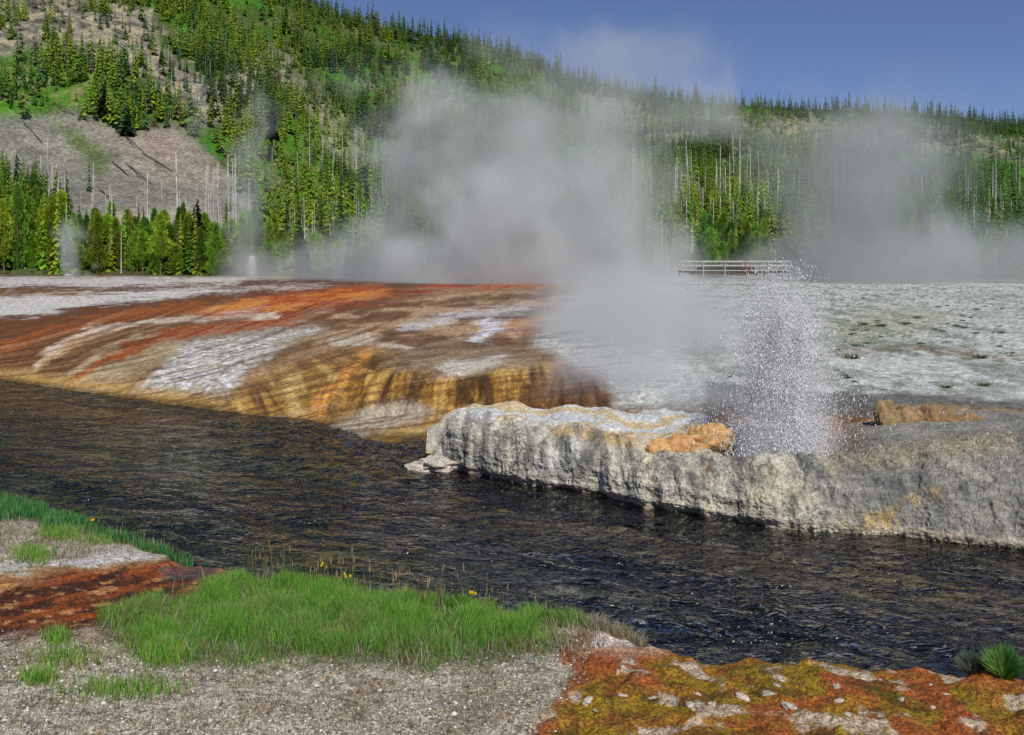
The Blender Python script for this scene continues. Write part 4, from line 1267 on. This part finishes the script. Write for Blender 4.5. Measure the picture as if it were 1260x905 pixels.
for (a, b, c_, lab) in [
        (60, 262, 172, 'grey dead tree with dense bare twigs amid the clump on the talus foot'),
        (113, 300, 200, 'tall bare pale snag alone in front of the grey talus'),
        (221, 318, 188, 'tallest bare pale snag standing in front of the talus centre'),
        (181, 300, 214, 'bare pale snag between the twin snags and the talus foot shrubs'),
        (201, 305, 222, 'bare pale snag with short stubs left of the tallest one'),
        (139, 322, 240, 'bare grey snag with a dark broken top above the pine belt')]:
    snag(a, b, c_, lab)
for dx in (-9, -4, 5, 9):
    snag(60 + dx, 262 + random.uniform(-5, 8), 180 + random.uniform(0, 25), 'thin grey dead tree in the clump on the talus foot', 'clump of grey dead trees on the talus foot')
for dx in range(9):
    snag(252 + dx * 5 + random.uniform(-2, 2), random.uniform(296, 318), random.uniform(186, 240), 'thin grey dead tree in the thicket at the end of the talus', 'thicket of dead trees at the end of the talus')
for i in range(44):
    px_ = random.uniform(30, 330)
    b_ = random.uniform(286, 334)
    snag(px_, b_, b_ - random.uniform(38, 76), 'bare pale snag rising among the young pines below the talus', 'snags among the young pines')
snag(132, 335, 296, 'fallen pale snag leaning across the front of the pine belt', None, math.radians(48), 1.0)
snag(128, 335, 290, 'pale snag leaning slightly beside the fallen one', None, math.radians(14), 1.0)
for i in range(6):
    snag(31 + i * 6.5, 336, random.uniform(300, 309), 'pale bare trunk at the near edge of the pine belt', 'pale trunks at the left end of the pine belt', math.radians(-4))
for i in range(90):
    px_ = random.uniform(345, 480); b_ = random.uniform(190, 334)
    if i % 2:
        b_ = random.uniform(280, 335)
    snag(px_, b_, b_ - random.uniform(22, 60), 'thin pale snag on the slope beside the main steam cloud', 'snags beside the main steam cloud', w=.8)
for i in range(100):
    px_ = random.uniform(775, 960); b_ = random.uniform(236, 336)
    snag(px_, b_, b_ - random.uniform(30, 72), 'straight pale snag on the green slope above the boardwalk', 'snags above the boardwalk', w=.9)
for i in range(84):
    px_ = random.uniform(965, 1290); b_ = random.uniform(230, 338)
    snag(px_, b_, b_ - random.uniform(26, 62), 'pale snag on the steamy slope right of the geyser', 'snags right of the geyser', w=.8)
for i in range(26):
    px_ = random.uniform(180, 262); b_ = random.uniform(50, 160)
    snag(px_, b_, b_ - random.uniform(14, 34), 'thin grey snag in the rocky gully above the talus', 'snags in the rocky gully', w=.7)
for i in range(16):
    px_ = random.uniform(30, 180); b_ = random.uniform(40, 120)
    snag(px_, b_, b_ - random.uniform(12, 22), 'thin snag near the rock face at the upper slope', 'snags near the upper rock face', w=.7)

# --- fallen logs on the talus
for i, (x0, y0, x1, y1, lab) in enumerate([
        (147, 164, 176, 188, 'long dark fallen log high on the pinkish talus'),
        (176, 190, 212, 216, 'dark fallen log below the long one in line with it'),
        (142, 194, 188, 230, 'long dark fallen log across the middle of the grey talus'),
        (138, 202, 158, 218, 'short thin fallen log left beside the long middle one'),
        (178, 145, 196, 162, 'thick dark fallen log at the upper edge of the talus by the shrubs'),
        (30, 156, 52, 178, 'dark fallen log at the far end of the talus beside the dead clump'),
        (122, 235, 134, 246, 'short dark fallen log low on the talus'),
        (66, 128, 92, 146, 'thin fallen log in the green above the talus')]):
    p0 = np.array(hill_point(x0, y0)); p1 = np.array(hill_point(x1, y1))
    mid = (p0 + p1) / 2
    mb = MB(); mb.tube([p0 - mid + (0, -.1, .35), (0, 0, .45), p1 - mid + (0, -.1, .35)], [.16, .19, .12], 7)
    tag(link('fallen_log', mb.mesh('fallen_log', True), M_log, loc=tuple(mid)), lab, 'log', 'logs fallen on the talus')

# ================================================================= BOARDWALK
BY_ = 112.0
bz = H - (338 - HZ) * BY_ / F
bx0, bx1 = X_of(838, BY_), X_of(972, BY_)
root = empty('boardwalk', ((bx0 + bx1) / 2, BY_, bz), 'low wooden boardwalk with pale double rail at the far end of the white plain', 'boardwalk')
hw = (bx1 - bx0) / 2
mb = MB(); mb.box(-hw, hw, -.1, 1.6, .42, .52); link('deck', mb.mesh('deck'), M_plank, root)
mb = MB(); mb.box(-hw * .86, hw * .42, .0, .12, .02, .417); link('joist', mb.mesh('joist'), M_under, root)
mb = MB(); mb.box(-hw, hw, 1.4, 1.5, .20, .417); link('joist', mb.mesh('joist'), M_under, root)
for yy in (-.06, 1.5):
    for z0, w in ((1.46, .20), (.98, .17)):
        mb = MB(); mb.box(-hw, hw, yy, yy + .07, z0, z0 + w); link('rail', mb.mesh('rail'), M_plank, root)
mb = MB(); mb.box(-hw * .7, hw * .35, .13, .17, .52, .86); link('toe_board', mb.mesh('toe_board'), M_under, root)
npst = 6
for k in range(npst):
    x = -hw + .08 + (2 * hw - .16) * k / (npst - 1)
    mb = MB(); mb.box(x - .05, x + .05, -.21, -.063, -.3, 1.60)
    o = link('post', mb.mesh('post'), M_rust if k in (3, ) else M_plank, root)
    if k == 3:
        o['label'] = 'rusty orange post'
    mb = MB(); mb.box(x - .05, x + .05, 1.573, 1.7, -.3, 1.60); link('post', mb.mesh('post'), M_plank, root)

# ================================================================= PLANTS
def blades(px, py, hgt, wid, colr, lean=.35, seed=0, head=None):
    """numpy blades rooted on the near bank: bent 2-segment strips"""
    r = np.random.default_rng(seed)
    n = len(px)
    x, y, z = near_point(px, py)
    x = x + r.normal(0, .02, n); y = y + r.normal(0, .03, n)
    a = r.uniform(0, 6.283, n); ln = hgt * lean * r.random(n)
    ca, sa = np.cos(a), np.sin(a)
    b = r.uniform(-.7, .7, n)                          # width axis, random facing
    wx, wy = np.cos(b) * wid / 2, np.sin(b) * wid / 2
    root = np.stack([x, y, z - .02], -1)
    m1 = root + np.stack([ca * ln * .3, sa * ln * .3, hgt * .55], -1)
    tp = root + np.stack([ca * ln, sa * ln, hgt * (1 - .15 * r.random(n))], -1)
    W = np.stack([wx, wy, 0 * wx], -1)
    V = np.stack([root - W, root + W, m1 + W * .8, m1 - W * .8, tp], 1).reshape(-1, 3)
    i = np.arange(n) * 5
    q = np.stack([i, i + 1, i + 2, i + 3], -1); t3 = np.stack([i + 3, i + 2, i + 4], -1)
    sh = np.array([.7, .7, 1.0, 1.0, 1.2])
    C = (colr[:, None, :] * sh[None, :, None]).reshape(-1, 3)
    return V, q, t3, np.clip(C, 0, .6)


def pick(poly, n, seed, soft=8, thin=None):
    r = np.random.default_rng(seed)
    xs = [p[0] for p in poly]; ys = [p[1] for p in poly]
    outx, outy = [], []
    while sum(map(len, outx)) < n:
        px = r.uniform(max(min(xs), -120), min(max(xs), 1380), 20000); py = r.uniform(min(ys) - soft, max(ys) + soft, 20000)
        wx = px + (fbm(px * .03, py * .06, octv=3, seed=seed + 1) - .5) * 40; wy = py + (fbm(px * .03, py * .06, octv=3, seed=seed + 2) - .5) * 24
        p = region(wx, wy, poly, soft)
        if thin is not None:
            p = p * thin(px, py)
        k = r.random(len(px)) < p
        outx.append(px[k]); outy.append(py[k])
    return np.concatenate(outx)[:n], np.concatenate(outy)[:n]


def gcol(n, seed, cols, wts):
    r = np.random.default_rng(seed)
    k = r.choice(len(cols), n, p=np.array(wts) / sum(wts))
    return np.array(cols)[k] * r.uniform(.65, 1.35, n)[:, None]


def stuff_blades(name, sets, mat=M_grass):
    VV, Q, T3, CC = [], [], [], []; o_ = 0
    for V, q, t3, C in sets:
        VV.append(V); Q.append(q + o_); T3.append(t3 + o_); CC.append(C); o_ += len(V)
    tag(link(name, mesh_np(name, np.concatenate(VV), [np.concatenate(Q), np.concatenate(T3)], np.concatenate(CC)), mat), kind='stuff')


GG = [lin(110, 176, 58), lin(146, 194, 72), lin(68, 140, 56), lin(160, 186, 92), lin(186, 176, 120)]
sets = []
n = 78000
fade = lambda px, py: (.12 + .88 * sstep(808, 766, py)) * (.35 + .65 * sstep(.40, .56, fbm(px * .02, py * .06, octv=4, seed=607)))
a, b = pick(GRASS, n, 601, 16, fade)
cl_h = fbm(a * .022, b * .045, octv=4, seed=605); cl_c = fbm(a * .016 + 9, b * .05, octv=4, seed=606)
cg = gcol(n, 1, GG, [4, 3, 3, 2, 1])
cg = over(cg, lin(150, 150, 96) * rng.uniform(.6, 1.3, n)[:, None], sstep(.56, .70, cl_c) * .5)
cg = over(cg, lin(120, 170, 60) * rng.uniform(.7, 1.3, n)[:, None], sstep(.47, .36, cl_c) * .6)
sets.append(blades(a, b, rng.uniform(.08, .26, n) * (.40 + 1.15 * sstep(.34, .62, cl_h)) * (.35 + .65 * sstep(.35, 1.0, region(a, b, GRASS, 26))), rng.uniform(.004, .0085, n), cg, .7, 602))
n = 9000
a, b = pick(GRASS2, n, 603, 4)
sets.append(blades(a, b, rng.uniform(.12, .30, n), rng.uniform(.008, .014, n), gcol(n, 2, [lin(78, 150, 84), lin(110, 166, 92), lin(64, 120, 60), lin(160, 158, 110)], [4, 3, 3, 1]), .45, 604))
for i, (cx_, cy_, rx_, ry_, n) in enumerate([(75, 660, 22, 5, 700), (38, 686, 18, 7, 700), (120, 668, 22, 4, 250), (200, 806, 24, 12, 1500), (70, 788, 14, 6, 300), (80, 812, 40, 10, 260), (48, 838, 20, 6, 300), (150, 852, 60, 10, 420)]):
    a = rng.normal(cx_, rx_ * .6, n); b = rng.normal(cy_, ry_ * .6, n)
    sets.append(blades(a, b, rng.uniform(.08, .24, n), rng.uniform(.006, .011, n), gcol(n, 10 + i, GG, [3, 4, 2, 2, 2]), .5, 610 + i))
stuff_blades('grass', sets)
# pale dry grass
sets = []
DRY = [lin(176, 158, 116), lin(204, 194, 170), lin(136, 116, 80), lin(150, 146, 120)]
for i, (poly, n, h0, h1) in enumerate([
        ([(-100, 800), (140, 775), (220, 815), (420, 812), (560, 812), (690, 790), (720, 800), (700, 850), (660, 905), (-100, 920)], 7000, .03, .11),
        ([(630, 770), (700, 752), (770, 772), (720, 800), (640, 808)], 1100, .08, .22),
        ([(-100, 620), (30, 640), (120, 655), (190, 672), (160, 680), (60, 690), (-100, 690)], 4200, .06, .16),
        (GRASS, 2000, .12, .28),
        ([(700, 752), (750, 758), (800, 778), (790, 788), (740, 775)], 500, .12, .25)]):
    a, b = pick(poly, n, 640 + i * 5, 10)
    sets.append(blades(a, b, rng.uniform(h0, h1, n), rng.uniform(.005, .010, n), gcol(n, 30 + i, DRY, [3, 3, 2, 2]), .9, 660 + i))
stuff_blades('dry_grass', sets)
# loose gravel on the bare ground
n = 9000
a, b = pick([(-100, 790), (140, 775), (220, 815), (420, 814), (560, 812), (690, 790), (730, 800), (700, 860), (660, 910), (-100, 930)], n, 720, 14)
gx1, gy1, gz1 = near_point(a, b)
gs = np.random.default_rng(721).gamma(2.0, .0030, n) + .003
gr_ = np.random.default_rng(722)
Vg = octv[None] * gs[:, None, None] * np.array([1.3, 1.1, .45]) * gr_.uniform(.6, 1.4, (n, 6, 1)) + np.stack([gx1 + gr_.normal(0, .02, n), gy1 + gr_.normal(0, .03, n), gz1], -1)[:, None, :]
Cg = np.repeat(gcol(n, 723, [lin(190, 182, 166), lin(214, 208, 200), lin(146, 132, 110), lin(100, 90, 76), lin(172, 142, 106)], [4, 3, 3, 2, 1]), 6, 0)
tag(link('gravel', mesh_np('gravel', Vg.reshape(-1, 3), [(octf[None] + (np.arange(n) * 6)[:, None, None]).reshape(-1, 3)], np.clip(Cg, 0, .75)), M_gravel), kind='stuff')
# tall seed stalks along the water's edge
sets = []
r = np.random.default_rng(77)
n = 260
a = np.concatenate([r.uniform(300, 580, 190), r.uniform(20, 240, 40), r.uniform(560, 700, 30)])
edge = np.interp(a, NEAR_X, NEAR_Y)
b = edge + r.uniform(0, 16, n)
hh = r.uniform(.16, .66, n) * np.where(a < 250, .62, 1)
colr = gcol(n, 41, [lin(112, 120, 70), lin(170, 150, 110), lin(84, 110, 62)], [2, 2, 2])
sets.append(blades(a, b, hh, np.full(n, .008), colr, .25, 671))
ah, bh = a, b
V, q, t3, C = blades(ah, bh, hh, np.full(n, .008), colr, .25, 671)
tip = V.reshape(n, 5, 3)[:, 4]
hd = np.stack([tip + (-.005, 0, -.09), tip + (.005, 0, -.09), tip + (.008, 0, -.04), tip + (-.008, 0, -.04), tip + (0, 0, .03)], 1).reshape(-1, 3)
hk = r.random(n) < .45
sets.append((hd, q[hk], t3[hk], np.repeat(gcol(n, 42, [lin(190, 165, 120), lin(150, 140, 90)], [1, 1]), 5, 0)))
stuff_blades('tall_grass', sets)

# yellow flowers
def flower(px, py, hh, label):
    x, y, z = (float(v[0]) for v in near_point(np.array([px]), np.array([py])))
    e = empty('yellow_flower', (x, y, z), label, 'flower', 'yellow flowers in the grass')
    mb = MB(); mb.tube([(0, 0, 0), (.01, 0, hh * .6), (.0, 0, hh)], [.006, .005, .004], 5)
    link('stem', mb.mesh('stem'), M_stem, e)
    rr = random.Random(int(px))
    for k in range(3):
        mb = MB()
        cx_, cz_ = rr.uniform(-.05, .05), hh + rr.uniform(-.04, .03)
        for j in range(9):
            t = 6.283 * j / 9
            mb.add([(cx_, 0, cz_), (cx_ + .016 * math.cos(t - .25), .012 * math.sin(t), cz_ + .016 * math.sin(t - .25)), (cx_ + .026 * math.cos(t), -.012, cz_ + .026 * math.sin(t)), (cx_ + .016 * math.cos(t + .25), .012, cz_ + .016 * math.sin(t + .25))], [(0, 1, 2, 3)])
        link('blossom', mb.mesh('blossom'), M_yellow, e)


M_stem = mat_attr('flower_stem', .7, colr=tuple(lin(80, 110, 50)))
flower(397, 728, .38, 'yellow flower cluster standing highest above the grass edge by the river')
flower(426, 730, .26, 'low yellow flower right of the highest flower cluster')
flower(581, 742, .24, 'single yellow flower at the grass edge farther along the bank')
flower(112, 648, .20, 'yellow flower in the grass fringe at the upper bank')

# green shrubs at the right edge of the near bank
def shrub(px, py, w, hh, n, cols, label, seed):
    x, y, z = (float(v[0]) for v in near_point(np.array([px]), np.array([py])))
    r = np.random.default_rng(seed)
    a = r.uniform(0, 6.283, n); q = np.sqrt(r.random(n)) * w
    root = np.stack([np.cos(a) * q * .35, np.sin(a) * q * .35, np.zeros(n)], -1)
    hgt_ = hh * r.uniform(.45, 1, n)
    tip = np.stack([np.cos(a) * q, np.sin(a) * q, hgt_ * (1.1 - .5 * (q / w) ** 2)], -1) + r.normal(0, .03, (n, 3))
    b = r.uniform(-.8, .8, n); wd = r.uniform(.0025, .006, n)
    W = np.stack([np.cos(b) * wd, np.sin(b) * wd, 0 * wd], -1)
    m1 = root * .5 + tip * .5 + np.stack([0 * a, 0 * a, .1 * hgt_], -1)
    V = np.stack([root - W, root + W, m1 + W, m1 - W, tip], 1).reshape(-1, 3)
    i = np.arange(n) * 5
    C = np.repeat(gcol(n, seed, cols, [1] * len(cols)), 5, 0)
    e = empty('bank_shrub', (x, y, z), label, 'shrub')
    link('foliage', mesh_np('foliage', V, [np.stack([i, i + 1, i + 2, i + 3], -1), np.stack([i + 3, i + 2, i + 4], -1)], C), M_grass, e)
    mb = MB(); mb.tube([(0, 0, -.05), (.01, 0, hh * .3), (.02, 0, hh * .55)], [.014, .011, .006], 5)
    link('stem', mb.mesh('stem'), M_bark, e)


shrub(1234, 824, .24, .36, 1300, [lin(110, 170, 70), lin(140, 180, 90), lin(76, 130, 56)], 'bright green grassy shrub on the near bank at the water edge', 801)
shrub(1196, 820, .20, .26, 700, [lin(120, 140, 110), lin(120, 130, 110), lin(70, 90, 70)], 'smaller grey green shrub beside the bright green one', 802)

# tufts on the white plain
def tuft_mesh(seed, n=130):
    r = np.random.default_rng(seed)
    a = r.uniform(0, 6.283, n); q = np.sqrt(r.random(n)) * .34
    root = np.stack([np.cos(a) * q * .6, np.sin(a) * q * .6, np.zeros(n) - .02], -1)
    tip = np.stack([np.cos(a) * q, np.sin(a) * q, r.uniform(.05, .34, n)], -1)
    b = r.uniform(-1, 1, n); W = np.stack([np.cos(b) * .018, np.sin(b) * .018, 0 * b], -1)
    V = np.stack([root - W, root + W, tip], 1).reshape(-1, 3)
    return mesh_np('grass_tuft', V, [np.arange(n * 3).reshape(n, 3)], np.repeat(gcol(n, seed, [lin(96, 112, 78), lin(124, 130, 96), lin(76, 98, 62)], [1, 1, 1]), 3, 0))


tm = [tuft_mesh(820 + i) for i in range(4)]
spec_t = [(1207, 441, .9, 'green grass tuft alone toward the edge of the white plain'), (1048, 441, 1.0, 'largest green tuft on the white plain beside the geyser veil'),
          (1062, 400, .9, 'round dark tuft in the greenish patch of the plain'), (1084, 402, .9, 'dark tuft beside the round one in the greenish patch'),
          (1210, 475, .6, 'dark tuft nearest the dark band of the plain'), (1165, 477, .55, 'small dark tuft left of the one nearest the dark band')]
for i, (a, b, s, lab) in enumerate(spec_t):
    o = link('grass_tuft', tm[i % 4], M_grass, loc=far_point(a, b)); o.scale = (s * 1.2, s * 1.2, s * .6)
    tag(o, lab, 'grass tuft', 'tufts on the white plain')
for i in range(240):
    a = random.uniform(850, 1250); b = random.triangular(352, 484, 420)
    if 900 < a < 1030 or float(fbm(np.array([a * .016]), np.array([b * .05]), octv=3, seed=850)[0]) < .5:
        continue
    x, y, z = far_point(a, b)
    o = link('grass_tuft', tm[i % 4], M_grass, loc=(x, y, z)); s = random.triangular(.12, .8, .25) * (y / 40) ** .3
    o.scale = (s * 1.2, s * 1.2, s * .6); o.rotation_euler = (0, 0, random.uniform(0, 6))
    tag(o, 'small dull green tuft scattered over the white plain', 'grass tuft', 'tufts on the white plain')

# white stones on the mats
for i, (a, b, s) in enumerate([(742, 868, .05), (752, 870, .04), (880, 862, .06), (862, 860, .05), (905, 864, .045), (930, 870, .05), (845, 858, .035), (828, 862, .04),
                               (1018, 852, .04), (1042, 858, .05), (1060, 850, .035), (1085, 856, .04), (1120, 852, .03), (990, 850, .04), (1180, 862, .04), (960, 858, .05),
                               (818, 872, .05), (800, 866, .035), (775, 862, .045), (1150, 868, .05), (890, 875, .05), (1003, 872, .04)]):
    a += random.uniform(-40, 40); b += random.uniform(-14, 8)
    x, y, z = (float(v[0]) for v in near_point(np.array([a]), np.array([b])))
    o = link('pale_stone', blob_mesh('pale_stone', s * 1.3, s, s * .7, 700 + i, .8, 28), M_white, loc=(x, y, z - s * .15)); o.rotation_euler = (random.uniform(-.4, .4), random.uniform(-.4, .4), random.uniform(0, 6)); q_ = random.uniform(.5, 1.2); o.scale = (q_ * random.uniform(.7, 1.3), q_, q_)
    tag(o, 'small pale stone lying on the orange and olive mats', 'stone', 'pale stones on the mats')

# ================================================================= LIGHT, SKY, CAMERA
SUN_EL, SUN_AZ = math.radians(48), math.radians(163)      # azimuth from +Y clockwise: behind the camera and to the right
w = bpy.data.worlds.new('World'); sc.world = w; w.use_nodes = True
nt = w.node_tree
bg = nt.nodes['Background']
sky = nt.nodes.new('ShaderNodeTexSky'); sky.sky_type = 'NISHITA'; sky.sun_disc = False
sky.sun_elevation = SUN_EL; sky.sun_rotation = SUN_AZ; sky.altitude = 2200; sky.air_density = 1.0; sky.dust_density = .4; sky.ozone_density = 2.5
mul = nt.nodes.new('ShaderNodeVectorMath'); mul.operation = 'MULTIPLY'; mul.inputs[1].default_value = (.92, .88, 1.08)
nt.links.new(sky.outputs[0], mul.inputs[0]); nt.links.new(mul.outputs[0], bg.inputs['Color']); bg.inputs['Strength'].default_value = .075
sd = bpy.data.lights.new('sun', 'SUN'); sd.energy = 3.8; sd.angle = math.radians(.5); sd.color = (1, .96, .9)
so = bpy.data.objects.new('sun', sd); COL.objects.link(so)
from mathutils import Vector
dirv = Vector((math.sin(SUN_AZ) * math.cos(SUN_EL), math.cos(SUN_AZ) * math.cos(SUN_EL), math.sin(SUN_EL)))
so.rotation_euler = (-dirv).to_track_quat('-Z', 'Y').to_euler()
so.location = dirv * 300

cd = bpy.data.cameras.new('camera'); cam = bpy.data.objects.new('camera', cd); COL.objects.link(cam)
cam.location = (0, 0, H); cam.rotation_euler = (math.radians(90), 0, 0)
cd.sensor_fit = 'HORIZONTAL'; cd.sensor_width = 36; cd.lens = F / 1260 * 36
cd.shift_y = -(452.5 - HZ) / 1260
cd.clip_start = .1; cd.clip_end = 12000
sc.camera = cam

sc.view_settings.view_transform = 'Standard'; sc.view_settings.look = 'None'; sc.view_settings.exposure = 0; sc.view_settings.gamma = 1
sc.render.engine = 'CYCLES'
cy = sc.cycles
cy.use_denoising = True
sc.render.filter_size = 1.1
try:
    cy.denoiser = 'OPENIMAGEDENOISE'; cy.denoising_input_passes = 'RGB_ALBEDO_NORMAL'; cy.denoising_prefilter = 'NONE'
except Exception:
    pass
cy.max_bounces = 7; cy.diffuse_bounces = 2; cy.glossy_bounces = 2; cy.transmission_bounces = 2; cy.volume_bounces = 2; cy.transparent_max_bounces = 8
cy.volume_step_rate = .9; cy.volume_max_steps = 64
cy.use_adaptive_sampling = True; cy.adaptive_threshold = .02
cy.caustics_reflective = False; cy.caustics_refractive = False
cy.sample_clamp_indirect = 2; cy.sample_clamp_direct = 6
